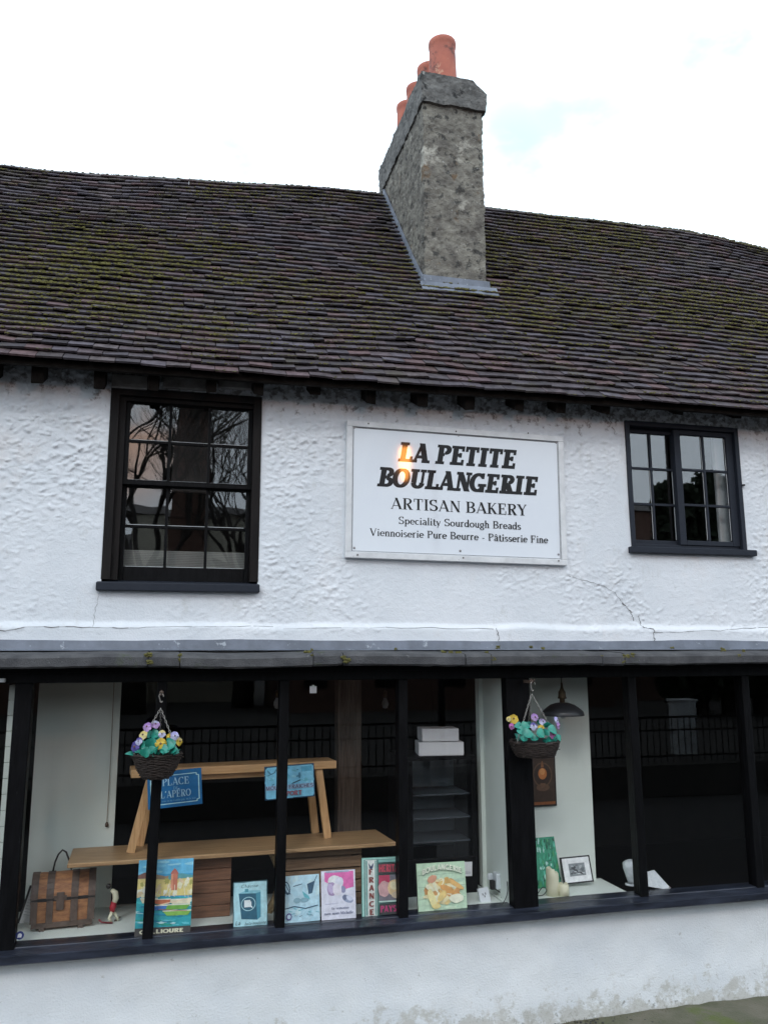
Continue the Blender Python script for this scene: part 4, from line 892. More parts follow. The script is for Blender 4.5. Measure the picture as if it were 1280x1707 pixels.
for (a, b) in (((g0, g0), (SW - g0, g0 + .003)), ((g0, SH - g0 - .004), (SW - g0, SH - g0)), ((g0, g0), (g0 + .004, SH - g0)), ((SW - g0 - .003, g0), (SW - g0, SH - g0)), ((f_, f_), (SW - f_, f_ + .002)), ((f_, SH - f_ - .004), (SW - f_, SH - f_)), ((f_, f_), (f_ + .002, SH - f_)), ((SW - f_ - .002, f_), (SW - f_, SH - f_))):
    q.box((a[0], .0118, a[1]), (b[0], .0125, b[1]))
q.build('joint_line', MT['grime'], SG)
fn = lambda x, z, up: V3((x, .0125 - up, z))
for (txt, sty, L0, R0, cap, sl2) in (("LA PETITE", 'slab', (666, 773), (861, 777), 33, None), ("BOULANGERIE", 'slab', (631, 813), (897, 823), 33, None), ("ARTISAN BAKERY", 'serif', (652, 850), (879, 857), 19, None),
                                ("Speciality Sourdough Breads", 'small', (665, 874), (869, 881.5), 12.5, None), ("Viennoiserie Pure Beurre - Pâtisserie Fine", 'small', (617, 893.5), (914, 904.5), 12.5, None)):
    a, b = loc(*L0), loc(*R0); c = loc(L0[0], L0[1] - cap); lt_ = [MB() for _ in txt.split(' ')]
    write(lt_, txt, sty, a[0], b[0], (a[1] + b[1]) / 2, c[1] - a[1], fn, gap=.05 if sty == 'slab' else .05)
    for q in lt_: q.build('lettering', MT['ink'], SG)
for (px, py) in ((614, 706), (760, 719), (880, 722), (596, 925), (772, 930), (931, 935)):
    x, z = loc(px, py); q = MB(); q.lathe([(.0, 0), (.0065, 0), (.0065, .002), (.0, .002)], n=10)
    o = q.build('screw', MT['crack'], SG); o.location = (x, -.001, z); o.rotation_euler = (R(90), 0, 0)
for (px, py) in ((591, 712), (765, 725), (928, 737), (591, 913), (768, 918), (932, 924)):
    x, z = loc(px, py); q = MB(); q.lathe([(.0, 0), (.009, 0), (.008, .003), (.0, .004)], n=12)
    o = q.build('screw', MT['screw'], SG); o.location = (x, .0125, z); o.rotation_euler = (R(90), 0, 0)

# ------------------------------------------------------------------ hanging baskets
def pansy(name, parent, p, d, r, c1, c2, seed):
    rr = random.Random(seed); d = V3(d).normalized(); rf = V3((0, 0, 1)); u = rf.cross(d).normalized(); w = d.cross(u); p = V3(p); m = MB()
    for k, (ang, rad, mi) in enumerate(((90, .62, 1), (145, .60, 1), (35, .60, 1), (205, .62, 0), (-25, .62, 0), (-90, .72, 0))):
        a = R(ang + rr.uniform(-8, 8)); c = p + (u * cos(a) + w * sin(a)) * r * .5 + d * (.0015 * k); N = 9; vs = [p + d * (.004 + .0015 * k)]
        for i in range(N):
            b = 2 * pi * i / N; q = r * rad * (1 + rr.uniform(-.12, .12)); o = c + (u * cos(b) + w * sin(b)) * q
            dist = (o - p).length; o += d * (.25 * dist * sin(i * 2.1 + seed) * .5 - .10 * dist) ; vs.append(o)
        m.add(vs, [(0, 1 + i, 1 + (i + 1) % N) for i in range(N)], None, mi)
    m.blob(p + d * .012, (r * .22, r * .22, r * .22), seed=seed, mi=2)
    return m.build(name, [MT[c1], MT[c2 if c1 != c2 else c2 + '_deep'], MT['eye']], parent, smooth=False)
def leaf(parent, p, d, L_, wd, seed):
    rr = random.Random(seed); d = V3(d).normalized(); up = V3((rr.uniform(-.3, .3), -.75, .6)).normalized(); s_ = d.cross(up).normalized(); nn_ = s_.cross(d).normalized(); m = MB(); vs, fs = [], []
    for i in range(8):
        t = i / 7; w = wd * sin(pi * min(1, .06 + t * .94)) ** .65 * (1 - .25 * t); c = V3(p) + d * L_ * t + nn_ * (.35 * L_ * t * (1 - t)) - V3((0, 0, .25 * L_ * t * t))
        vs += [c - s_ * w + nn_ * w * .35, c - nn_ * .001, c + s_ * w + nn_ * w * .35]
    for i in range(7): fs += [(3 * i, 3 * i + 1, 3 * i + 4, 3 * i + 3), (3 * i + 1, 3 * i + 2, 3 * i + 5, 3 * i + 4)]
    m.add(vs, fs); return m.build('leaf', MT['leaf' if seed % 2 else 'leaf_pale'], parent, smooth=True)
def basket(label, cpx, rim_py, bot_py, half_px, hookpts, flowers, leaves, seed, flat):
    Yc = -.345; rr = random.Random(seed); c = at(cpx, rim_py, Yc); RR = (at(cpx + half_px, rim_py, Yc) - c).x; H_ = c.z - at(cpx, bot_py, Yc).z
    O = empty('hanging_basket', c, label, 'hanging basket', 'hanging flower baskets under the ledge')
    prof = lambda t: RR * (.50 + .50 * (1 - t) ** .62) if not flat else RR * (.72 + .28 * (1 - t) ** .6)
    m = MB(); NRG = 15 if not flat else 10
    for k in range(NRG):
        t = k / (NRG - 1); r = prof(t); ph = rr.uniform(0, 6)
        for s_ in range(2):
            pts = [((r + .005 * sin(a * 9 + ph + s_ * pi) + rr.uniform(-.002, .002)) * cos(a), (r + .005 * sin(a * 9 + ph + s_ * pi)) * sin(a), -H_ * t + rr.uniform(-.003, .003) + .004 * s_) for a in [2 * pi * i / 40 for i in range(40)]]
            m.tube(pts, .0042 if k else .006, 5, closed=True)
    for i in range(18):
        a = 2 * pi * i / 18; m.tube([(prof(t) * cos(a), prof(t) * sin(a), .008 - (H_ + .008) * t) for t in (0, .25, .5, .75, 1)], .0035, 5)
    for i in range(14):
        a = rr.uniform(0, 2 * pi); t = rr.uniform(0, .9); r = prof(t) + .004; b = a + rr.uniform(.2, .5); m.tube([(r * cos(a), r * sin(a), -H_ * t), ((r + .012) * cos(b), (r + .012) * sin(b), -H_ * t + rr.uniform(-.012, .02))], .003, 4)
    m.lathe([(prof(0) - .008, -.002), (prof(.3) - .008, -H_ * .3), (prof(.7) - .008, -H_ * .7), (prof(1) - .006, -H_), (0.001, -H_ - .004)], n=24)
    m.build('wicker_bowl', MT['wicker'], O, smooth=True)
    q = MB(); q.lathe([(RR * .96, -.012), (RR * .6, .02), (.001, .03)], n=18); q.build('soil', MT['leather'], O, smooth=True)
    (hx, hy), (sx_, sy), (tx, ty) = hookpts      # ring, hook bottom, hook top
    ring = at(hx, hy, Yc) - c; top = at(tx, ty, Yc) - c
    def chain(a, b):
        a, b = V3(a), V3(b); N = max(6, int((b - a).length / .016)); m = MB(); d = (b - a).normalized(); s1 = d.cross(V3((0, 1, .2))).normalized(); s2 = d.cross(s1)
        for i in range(N):
            o = a + (b - a) * ((i + .5) / N); sd = s1 if i % 2 else s2
            m.tube([o + d * .0105 * cos(e) + sd * .0052 * sin(e) for e in [2 * pi * k / 8 for k in range(8)]], .0017, 4, closed=True)
        return m.build('chain', MT['chain'], O, smooth=True)
    for a in (200, 330, 85): chain(ring, (RR * cos(R(a)), RR * sin(R(a)), .0))
    hb = at(sx_, sy, Yc) - c; Hh = top.z - hb.z; r1 = Hh * .27
    pts = [V3((top.x + r1 * cos(R(a)), 0, top.z - r1 + r1 * sin(R(a)))) for a in range(-20, 200, 22)] + [V3((hb.x + r1 * .45 + r1 * .45 * cos(R(a)), 0, hb.z + r1 * .45 + r1 * .45 * sin(R(a)))) for a in range(150, 380, 25)]
    m = MB(); m.tube(pts, .003, 6); m.build('hook', MT['chain'], O, smooth=True)
    m = MB(); m.box((top.x - .012, .02, top.z - .01), (top.x + .012, .14, top.z + .012)); m.tube([(top.x, .03, top.z + .02), (top.x, 0, top.z - .004), (top.x, -.03, top.z + .015)], .005, 6); m.build('bracket', MT['trunkband'], O)
    for i, (px, py, rpx, c1, c2, dx, dz, dy) in enumerate(flowers):
        p = at(px, py, Yc + dy) - c; pansy('flower', O, p, (dx, -1, dz), rpx * .0028, c1, c2, seed * 50 + i)
    for i, (px, py, qx, qy, wpx, dy) in enumerate(leaves):
        p, e = at(px, py, Yc + dy) - c, at(qx, qy, Yc + dy - .02) - c; leaf(O, p, e - p, (e - p).length, wpx * .0046, seed * 90 + i)
    for i in range(16):                       # smaller leaves filling the bowl
        a = rr.uniform(0, 2 * pi); r = RR * rr.uniform(.3, .95); p = V3((r * cos(a), r * sin(a), .0)); leaf(O, p, V3((cos(a) * .7, sin(a) * .7 - .2, rr.uniform(.3, 1.1))), rr.uniform(.05, .085), rr.uniform(.014, .024), seed * 300 + i * 2 + (rr.random() < .3))
    return O
basket('wicker basket of purple and yellow pansies hanging in front of the bench window', 262, 1258, 1297, 41, ((268, 1181), (267, 1171), (269, 1157)),
       [(246, 1212, 10, 'lilac', 'lilac', -.5, .4, -.02), (259, 1208, 9, 'lilac', 'pale', .2, .5, 0), (239, 1226, 9, 'cream', 'cream', -.4, .5, -.05), (226, 1245, 11, 'violet', 'violet', -.7, .1, -.06), (232, 1236, 8, 'pale', 'violet', -.5, .2, -.07),
        (270, 1224, 8, 'pale', 'cream', 0, .3, -.03), (268, 1240, 12, 'yellow', 'yellow', -.1, .1, -.13), (283, 1229, 8, 'yellow', 'yellow', .2, .3, -.03), (291, 1227, 9, 'pale', 'pale', .25, .15, -.08), (298, 1236, 9, 'yellow', 'cream', .9, .1, -.05)],
       [(248, 1246, 257, 1224, 9, -.10), (240, 1262, 249, 1243, 8, -.15), (280, 1243, 294, 1232, 9, -.10), (262, 1252, 257, 1246, 8, -.13), (268, 1250, 282, 1250, 8, -.14), (284, 1252, 296, 1244, 8, -.12), (276, 1246, 292, 1240, 9, -.12), (232, 1244, 244, 1234, 8, -.05), (252, 1226, 268, 1222, 9, 0), (258, 1234, 272, 1226, 8, -.02), (270, 1256, 274, 1248, 6, -.15), (250, 1256, 262, 1242, 7, -.12), (288, 1254, 299, 1252, 7, -.1), (226, 1250, 236, 1252, 7, -.05), (256, 1222, 246, 1228, 7, .03)], 3, False)
basket('shallow wicker basket of pink and yellow pansies hanging in front of the thick black post', 891, 1237, 1261, 37, ((886, 1157), (886, 1152), (888, 1137)),
       [(856, 1199, 11, 'yellow', 'yellow', -.3, .4, 0), (848, 1199, 6, 'cream', 'cream', -.6, .2, 0), (853, 1211, 7, 'pink', 'pink', -.8, -.1, -.03), (891, 1196, 9, 'lilac', 'lilac', 0, .3, 0), (904, 1204, 9, 'pale', 'lilac', .1, .5, 0), (889, 1211, 9, 'pale', 'violet', -.2, .4, -.03), (902, 1214, 8, 'yellow', 'yellow', 0, .2, -.12),
        (927, 1201, 8, 'pale', 'pale', .5, .2, -.03), (930, 1210, 8, 'lilac', 'lilac', .7, 0, -.05), (921, 1224, 10, 'pink', 'pink', .4, -.2, -.1)],
       [(869, 1214, 856, 1207, 8, -.07), (869, 1213, 884, 1207, 8, -.08), (873, 1226, 889, 1219, 10, -.14), (894, 1222, 908, 1225, 10, -.14), (906, 1224, 914, 1214, 8, -.12), (912, 1213, 912, 1200, 8, -.04), (913, 1214, 928, 1220, 8, -.09), (926, 1226, 934, 1234, 6, -.08), (868, 1232, 880, 1230, 8, -.12), (882, 1214, 876, 1200, 7, 0), (862, 1216, 872, 1222, 8, -.1), (898, 1208, 906, 1198, 7, .02), (884, 1232, 898, 1228, 7, -.13)], 8, True)

# ------------------------------------------------------------------ behind the glass, first bay
# plank bench on crates
PBZ = 1.245
a, b = atz(112, 1441, PBZ), atz(660, 1404, PBZ); dep = .47
d = (b - a).normalized(); nrm = V3((-d.y, d.x, 0)); O = empty('plank_bench', a, 'long low oak plank laid across two crates with small trestle bench on it', 'bench')
q = MB(); c_ = [V3((0, 0, 0)), b - a, (b - a) + nrm * dep + d * -.02, nrm * dep]
q.hexa([k - V3((0, 0, .028)) for k in c_], c_); q.build('plank', MT['plank'], O, bevel=.006, seg=3)
pl = O
bt_ = MB(); bt_.beam(V3((.12, .40, -.05)), (b - a) + V3((-.12, .40, -.05)), .03, .04); bt_.build('rail', MT['plank'], O)
PTOP = PBZ
def on_plank(px, py): return atz(px, py, PTOP)
# small trestle bench standing on the plank
TZ = 1.79
a, b = atz(219, 1284, TZ), atz(561, 1268.5, TZ); d = (b - a).normalized(); nrm = V3((-d.y, d.x, 0)); Ln = (b - a).length; dep = .24
O = empty('trestle_bench', (a.x, a.y, PTOP), 'small pine trestle bench with splayed legs standing on the plank', 'bench')
O.rotation_euler = (0, 0, math.atan2(d.y, d.x)); hz = TZ - PTOP
bx('seat', MT['pine'], O, ((0, 0, hz - .055), (Ln, dep, hz)), bevel=.004)
bx('apron', MT['pine'], O, ((.16, .05, hz - .095), (Ln - .16, .07, hz - .055)), bevel=.002); bx('apron', MT['pine'], O, ((.16, dep - .07, hz - .095), (Ln - .16, dep - .05, hz - .055)), bevel=.002)
for (xt, xb_, yt, yb) in ((.135, .02, .035, .02), (Ln - .13, Ln - .06, .035, .015), (.17, .09, dep - .05, dep - .02), (Ln - .17, Ln - .10, dep - .05, dep - .02)):
    q = MB(); q.beam((xb_, yb, 0), (xt, yt, hz - .055), .055, .03, up=(0, -1, 0)); q.build('leg', MT['pinev'], O, bevel=.003)
def hang_sign(*a, **k): return board(*a, **k)
yS = a.y - .012
# crates
def crate(label, px0, px1, py0, Y, dep_, m, z0, boards, gap=.004):
    p, q_ = at(px0, py0, Y), at(px1, py0, Y); O = empty('wooden_crate', (p.x, Y, z0), label, 'crate'); w = q_.x - p.x; h = p.z - z0; bh = h / boards
    for k in range(boards):
        bx('front_board', m, O, ((0, 0, k * bh + gap / 2), (w, .014, (k + 1) * bh - gap / 2)), bevel=.003)
    for xx in (0, w - .014): bx('side_board', m, O, ((xx, .0145, 0), (xx + .014, dep_, h)), bevel=.002)
    bx('back_board', m, O, ((.0145, dep_ - .014, 0), (w - .0145, dep_, h)))
    return O
crate('brown slatted crate under the plank beside the harbour poster', 298, 386, 1432, .16, .33, MT['crate'], PZ, 5)
q0 = crate('paler slatted crate with dark gaps under the plank behind the pink card', 468, 603, 1412, .20, .30, MT['crate2'], PZ, 5, .010)
# straw tray on edge
O = empty('straw_tray', at(452, 1535, .16), 'curved straw tray standing on edge between the two crates', 'tray'); O.location.z = PZ
q = MB(); hh = at(455, 1420, .14).z - PZ
for i in range(13):
    t = i / 12; bow = .075 * sin(pi * t)
    for (dx, y) in ((bow - .03, .0), (bow - .005, -.012), (bow + .0, .05), (bow - .04, .06)): q.v.append((dx, y, hh * t))
for i in range(12):
    for k in range(4): q.f.append((i * 4 + k, i * 4 + (k + 1) % 4, (i + 1) * 4 + (k + 1) % 4, (i + 1) * 4 + k)); q.c.append(None); q.m.append(0)
q.build('woven_body', MT['burlap'], O, smooth=True)
q = MB(); q.tube([(.075 * sin(pi * t) - .004, -.012, hh * t) for t in [i / 12 for i in range(13)]], .007, 6); q.build('rim', MT['burlap'], O, smooth=True)

# street-plate sign hanging from the trestle
SKY = (.10, .30, .46)
O, w, h = board('street_plate', 'blue street plate with white border and serif words hung on the trestle bench', 'sign', (246, 1290), (337, 1279), (336, 1341), (246, 1350), yS, 0, .004)
A = Art(w, h); B_ = (.012, .125, .30); Wt = (.42, .66, .80); A.rect(0, 0, 1, 1, B_)
x0, x1, z0, z1, n1, n2 = .06, .945, .10, .875, .04, .055
A.line([(x0 + n1, z1), (x1 - n1, z1)], .022, Wt); A.line([(x0 + n1, z0), (x1 - n1, z0)], .022, Wt); A.line([(x0, z0 + n2), (x0, z1 - n2)], .018, Wt); A.line([(x1, z0 + n2), (x1, z1 - n2)], .018, Wt)
for (xa, xb, za, zb_) in ((x0, x0 + n1, z1 - n2, z1), (x1, x1 - n1, z1 - n2, z1), (x0, x0 + n1, z0 + n2, z0), (x1, x1 - n1, z0 + n2, z0)): A.line([(xa, za), (xb, za), (xb, zb_)], .018, Wt)
A.text("PLACE", 'serif', .27, .765, .60, .20, Wt); A.text("DE", 'serif', .47, .56, .475, .085, (.2, .42, .6)); A.text("L'APÉRO", 'serif', .235, .79, .27, .19, Wt); A.text("rendez vous on ne l'oublie pas, on le boit", 'small', .12, .88, .17, .05, (.2, .42, .6))
A.build(O)
# weathered tin sign at the other end of the trestle
O, w, h = board('tin_sign', 'chipped pale blue tin sign with drawn scene hung on the trestle bench', 'sign', (441, 1279), (524, 1272), (524, 1328), (441, 1335), yS, 0, .004)
A = Art(w, h); c1 = (.17, .45, .60); A.rect(0, 0, 1, 1, (.02, .06, .11)); A.ell(.5, .5, .485, .475, c1, n=60, j=.02); A.poly([(.02, .06), (.05, .03), (.5, .035), (.96, .03), (.985, .08), (.98, .5), (.985, .92), (.95, .97), (.5, .965), (.06, .96), (.02, .9)], c1)
for k in range(26): A.ell(random.uniform(.05, .95), random.uniform(.42, .93), random.uniform(.015, .07), random.uniform(.01, .04), random.choice([(.10, .33, .48), (.26, .55, .68), (.06, .20, .30), (.13, .40, .50)]), rot=random.uniform(0, 3), j=.3)
A.line([(.06, .72), (.2, .80), (.24, .9)], .02, (.05, .14, .22)); A.line([(.56, .45), (.72, .53)], .03, (.02, .06, .1)); A.ell(.70, .67, .025, .09, (.06, .2, .3)); A.rect(.74, .78, .95, .93, (.09, .32, .46))
A.rect(.02, .28, .98, .42, (.24, .36, .50)); A.text("MOULES FRAICHES", 'sans', .03, .97, .295, .11, (.10, .08, .12)); A.text("DU PORT", 'heavy', .22, .74, .09, .14, (.34, .14, .18)); A.build(O)

# harbour travel poster
O, w, h = board('harbour_poster', 'colourful harbour travel poster with boats and dark title strip at its foot', 'poster', (231, 1434), (322, 1432), (318, 1555), (225, 1563), -.108, .06, .004, edge='card')
A = Art(w, h); A.rect(0, .10, 1, 1, (.05, .30, .52)); A.rect(0, .80, 1, 1, (.12, .42, .62))
rp_ = random.Random(11)
for k in range(14): A.ell(rp_.uniform(0, 1), rp_.uniform(.82, .99), .12, .02, rp_.choice([(.18, .50, .68), (.10, .38, .60), (.26, .55, .68)]), j=.2)
A.poly([(0, .80), (.12, .835), (.28, .81), (.5, .77), (.7, .80), (.86, .79), (1, .77), (1, .6), (0, .6)], (.30, .22, .14)); A.poly([(0, .80), (.12, .833), (.3, .80), (.28, .77), (0, .75)], (.20, .10, .08)); A.poly([(.55, .78), (.8, .80), (1, .77), (1, .72), (.55, .72)], (.10, .30, .32))
A.poly([(0, .75), (.3, .74), (.6, .72), (1, .74), (1, .5), (0, .52)], (.62, .52, .20))
for k in range(34): A.ell(rp_.uniform(.02, .98), rp_.uniform(.50, .72), rp_.uniform(.02, .07), rp_.uniform(.015, .04), rp_.choice([(.70, .60, .28), (.55, .42, .12), (.68, .64, .45), (.36, .34, .10), (.60, .48, .30), (.75, .72, .6)]), rot=rp_.uniform(0, 3), j=.35)
A.rect(.60, .58, .72, .80, (.46, .16, .10)); A.poly([(.585, .80), (.735, .80), (.70, .845), (.66, .875), (.62, .845)], (.40, .13, .10)); A.rect(.60, .58, .64, .80, (.60, .26, .16))
for k in range(9): x = rp_.uniform(.3, .97); A.line([(x, .44), (x + rp_.uniform(-.05, .08), rp_.uniform(.55, .68))], .010, (.72, .66, .5))
A.poly([(0, .50), (.4, .50), (1, .48), (1, .10), (0, .10)], (.03, .30, .34))
for k in range(50): A.ell(rp_.uniform(0, 1), rp_.uniform(.12, .48), rp_.uniform(.04, .14), rp_.uniform(.006, .016), rp_.choice([(.05, .40, .42), (.02, .20, .30), (.10, .45, .50), (.40, .60, .60), (.03, .28, .20), (.02, .24, .38)]), rot=rp_.uniform(-.15, .15), j=.3)
for (x, z, s_, c_) in ((.68, .36, .30, (.14, .34, .06)), (.74, .28, .26, (.20, .40, .08)), (.42, .36, .14, (.05, .16, .42)), (.80, .43, .22, (.62, .58, .42)), (.22, .46, .16, (.55, .5, .36)), (.46, .44, .16, (.45, .14, .07))):
    A.poly([(x - s_, z + .03), (x + s_, z + .025), (x + s_ * .75, z - .035), (x - s_ * .7, z - .03)], c_); A.line([(x - s_, z + .032), (x + s_, z + .027)], .012, (.74, .68, .55))
A.line([(.36, .39), (.99, .47)], .014, (.66, .52, .36)); A.line([(.40, .34), (.92, .30)], .010, (.30, .16, .10))
A.rect(0, 0, 1, .105, (.055, .052, .05)); A.text("COLLIOURE", 'heavy', .09, .88, .028, .052, (.62, .60, .44)); A.build(O)

# wooden treasure chest, framed list behind it, figurine
a0 = at(48, 1555, .16); b0 = at(156, 1553, .16); O = empty('treasure_chest', (a0.x, .13, PZ), 'small wooden treasure chest with dark metal straps on white display shelf', 'chest'); wd = b0.x - a0.x; O.rotation_euler = (0, 0, R(4))
hb, ht, dp = .185, .335, .24
q = MB(); q.hexa([(.02, .015, .02), (wd - .02, .015, .02), (wd - .02, dp, .02), (.02, dp, .02)], [(0, 0, hb), (wd, 0, hb), (wd, dp, hb), (0, dp, hb)]); q.build('body', MT['trunkwood'], O, bevel=.006)
def dome(x0, x1, r, m, name, z0=hb + .012):
    q = MB(); pr = [(dp / 2 - (dp / 2 + r) * cos(a), z0 + (ht - hb - .012 + r) * sin(a)) for a in [pi * k / 14 for k in range(15)]]
    vs = [(x0, y, z) for y, z in pr] + [(x1, y, z) for y, z in pr]; fs = [(k, k + 1, 16 + k, 15 + k) for k in range(14)] + [tuple(range(14, -1, -1)), tuple(range(15, 30)), (0, 15, 29, 14)]
    q.add(vs, fs); return q.build(name, m, O, smooth=False)
dome(.005, wd - .005, 0, MT['trunkwood'], 'lid')
for x in (0, wd * .24, wd * .62, wd - .045): dome(x, x + .045, .005, MT['trunkband'], 'strap'); bx('strap', MT['trunkband'], O, ((x + (.004 if x < .1 else 0), -.006, .05), (x + .045, .012, hb)), bevel=.002)
bx('edge_band', MT['leather'], O, ((.002, -.004, hb - .004), (wd - .002, .01, hb + .016)), bevel=.002); bx('foot_band', MT['trunkband'], O, ((.012, .004, .018), (wd - .012, .02, .05)), bevel=.002)
q = MB(); q.box((wd * .40, -.014, hb - .06), (wd * .52, -.004, hb + .05)); q.box((wd * .36, -.012, hb + .0), (wd * .56, -.004, hb + .03)); q.build('hasp', MT['trunkband'], O, bevel=.004)
for x in (.06, wd - .1): bx('foot', MT['trunkband'], O, ((x, .0, 0), (x + .035, .035, .022)), bevel=.004)
q = MB(); q.tube([(wd * .30, dp * .5, ht - .01)] + [(wd * (.30 + .30 * t), dp * .5, ht + .135 * sin(pi * min(1, t * 1.05)) ** .7) for t in [.1, .25, .45, .65, .85, .93]] + [(wd * .60, dp * .5, ht + .005)], .006, 8); q.build('handle', MT['leather'], O, smooth=True)
O, w, h = board('framed_list', 'black framed white list leaning at tilt behind the wooden chest', 'picture frame', (51, 1477), (86, 1483), (63, 1549), (26, 1541), .36, .05, .012, edge='framewood')
A = Art(w, h); A.rect(.10, .045, .90, .955, (.66, .70, .70)); A.ell(.22, .90, .08, .035, (.2, .25, .1)); A.ell(.5, .91, .07, .03, (.08, .10, .12)); A.ell(.78, .90, .09, .035, (.12, .2, .25)); A.rect(.15, .80, .85, .84, (.5, .45, .08))
for k in range(7): A.line([(.16, .72 - .075 * k), (.16 + random.uniform(.4, .66), .72 - .075 * k)], .012, (.35, .38, .40))
A.build(O)
p = at(183, 1546, .22); O = empty('figurine', (p.x, .22, PZ), 'small painted figurine in red shorts bending over beside the wooden chest', 'figurine')
k = .0042
def fp(px, py, dy=0): r = at(px, py, .22) - V3((p.x, .22, PZ)); return (r.x, dy, max(.006, r.z))
q = MB(); q.tube([fp(186, 1484), fp(192, 1489), fp(193, 1498), fp(190, 1506)], [.012, .020, .020, .016], 10); q.build('body', MT['candle'], O, smooth=True)
q = MB(); q.blob(fp(181, 1478), (.016, .015, .017), seed=2, jit=.08, n=10, m=7); q.build('hair', MT['leather'], O, smooth=True)
q = MB(); q.tube([fp(190, 1504), fp(188, 1513), fp(187, 1521)], [.018, .021, .015], 10); q.build('shorts', mat('red_cloth', (.42, .015, .03), rough=.6), O, smooth=True)
q = MB(); q.tube([fp(187, 1520, -.01), fp(182, 1530, -.02), fp(186, 1543, -.02)], [.012, .010, .008], 8); q.tube([fp(188, 1520, .012), fp(194, 1530, .02), fp(197, 1541, .02)], [.012, .010, .008], 8); q.build('leg', MT['candle'], O, smooth=True)
q = MB(); q.tube([fp(165, 1531, -.03), fp(170, 1536, -.03), fp(188, 1547, -.03)], .006, 6); q.build('ski', mat('red_wood', (.22, .03, .04), rough=.5), O, smooth=True); q = MB(); q.tube([fp(190, 1549, .02), fp(196, 1540, .03), fp(200, 1531, .03)], .006, 6); q.build('ski', MT['trunkband'], O, smooth=True)

# printed cards and tins along the front of the shelf
O, w, h = board('tin_sign', 'white and teal metal sign showing a dark box, ragged edges', 'sign', (389, 1472), (443, 1467), (449, 1543), (388, 1548), -.10, .045, .004)
A = Art(w, h); c1 = (.36, .58, .62); A.rect(0, 0, 1, 1, (.04, .10, .12)); A.poly([(.02, .03), (.3, .01), (.7, .025), (.97, .015), (.985, .4), (.97, .75), (.975, .97), (.6, .985), (.3, .97), (.03, .98), (.015, .6), (.03, .3)], c1)
dk = (.025, .10, .15); A.poly([(.16, .74), (.66, .72), (.70, .14), (.24, .18)], dk); A.poly([(.66, .72), (.80, .75), (.80, .20), (.70, .14)], (.06, .24, .32)); A.poly([(.16, .74), (.36, .80), (.80, .78), (.80, .75), (.66, .72)], (.20, .45, .52)); A.rect(.34, .76, .44, .83, (.07, .25, .3))
A.ell(.44, .50, .21, .155, c1, n=26); A.ell(.44, .50, .19, .14, dk, n=26); A.rect(.32, .43, .53, .585, (.62, .72, .74)); A.poly([(.50, .43), (.57, .40), (.55, .45)], (.6, .7, .7)); A.rect(.50, .55, .56, .60, dk)
A.text("Chaussez", 'light', .24, .78, .86, .07, (.02, .06, .07)); A.text("La", 'light', .08, .22, .06, .09, (.02, .06, .07)); A.text("boite moutonne", 'light', .34, .95, .045, .07, (.02, .06, .07)); A.build(O)
O, w, h = board('drawing_card', 'pale blue card of ink drawings of kitchen tools', 'card', (472, 1461), (531, 1458), (534, 1534), (472, 1541), -.10, .045, .004)
A = Art(w, h); A.rect(0, 0, 1, 1, (.42, .60, .68)); ik = (.04, .09, .14); tq = (.12, .40, .46)
for k in range(18): A.ell(random.random(), random.random(), .12, .06, random.choice([(.48, .64, .70), (.36, .55, .63)]), rot=random.uniform(0, 3), j=.3)
A.ell(.10, .74, .09, .15, ik, rot=.3); A.ell(.11, .75, .05, .11, (.40, .56, .62), rot=.3); A.line([(.05, .85), (.2, .6)], .02, ik); A.line([(.28, .77), (.52, .81)], .016, ik); A.poly([(.66, .80), (.88, .86), (.80, .60), (.70, .58)], ik); A.line([(.86, .84), (.94, .97)], .018, ik); A.poly([(.52, .66), (.58, .52), (.74, .46), (.70, .54)], tq)
A.ell(.38, .46, .10, .06, (.22, .36, .42)); A.ell(.58, .46, .12, .05, (.20, .34, .40)); A.line([(.05, .30), (.3, .34), (.6, .28), (.95, .33)], .022, ik)
for k in range(16): x, z = random.uniform(.05, .9), random.uniform(.1, .33); A.line([(x, z), (x + random.uniform(.04, .14), z + random.uniform(-.05, .05))], .012, random.choice([ik, tq, (.2, .3, .36)]))
A.ell(.15, .13, .08, .075, (.08, .06, .22)); A.ell(.15, .13, .055, .05, (.45, .58, .68)); A.build(O)
O, w, h = board('shoe_card', 'white and pink card with pictures of shoes beside the blue card', 'card', (533, 1453), (589, 1450), (596, 1530), (538, 1535), -.10, .045, .004)
A = Art(w, h); A.rect(0, 0, 1, 1, (.60, .60, .74)); A.poly([(.10, .97), (.95, .97), (.95, .64), (.70, .60), (.55, .75), (.30, .70), (.10, .78)], (.62, .14, .36)); A.rect(.14, .955, .82, .985, (.3, .35, .45))
for (x, z, a_, b_, c_, r_) in ((.36, .80, .17, .10, (.66, .68, .74), .2), (.52, .74, .13, .12, (.60, .60, .70), 1.), (.30, .62, .13, .15, (.34, .25, .40), .5), (.28, .63, .08, .11, (.46, .38, .54), .5), (.64, .60, .07, .08, (.25, .25, .38), .4), (.46, .60, .12, .14, (.66, .62, .70), .8), (.76, .40, .17, .07, (.28, .32, .44), -.3), (.68, .43, .06, .06, (.14, .16, .24), -.3), (.82, .41, .10, .05, (.52, .54, .64), -.3)): A.ell(x, z, a_, b_, c_, rot=r_, j=.08)
A.text("la semaine", 'serif', .30, .80, .20, .05, (.12, .14, .24)); A.text("avec nous Michelle", 'serif', .08, .92, .10, .055, (.12, .14, .24)); A.line([(.1, .32), (.5, .33)], .008, (.4, .4, .5)); A.build(O)
O, w, h = board('cake_tin', 'green edged tin with a vertical white lettered band and pink cakes', 'tin', (600, 1431), (676, 1428), (676, 1526), (606, 1531), -.085, .045, .02)
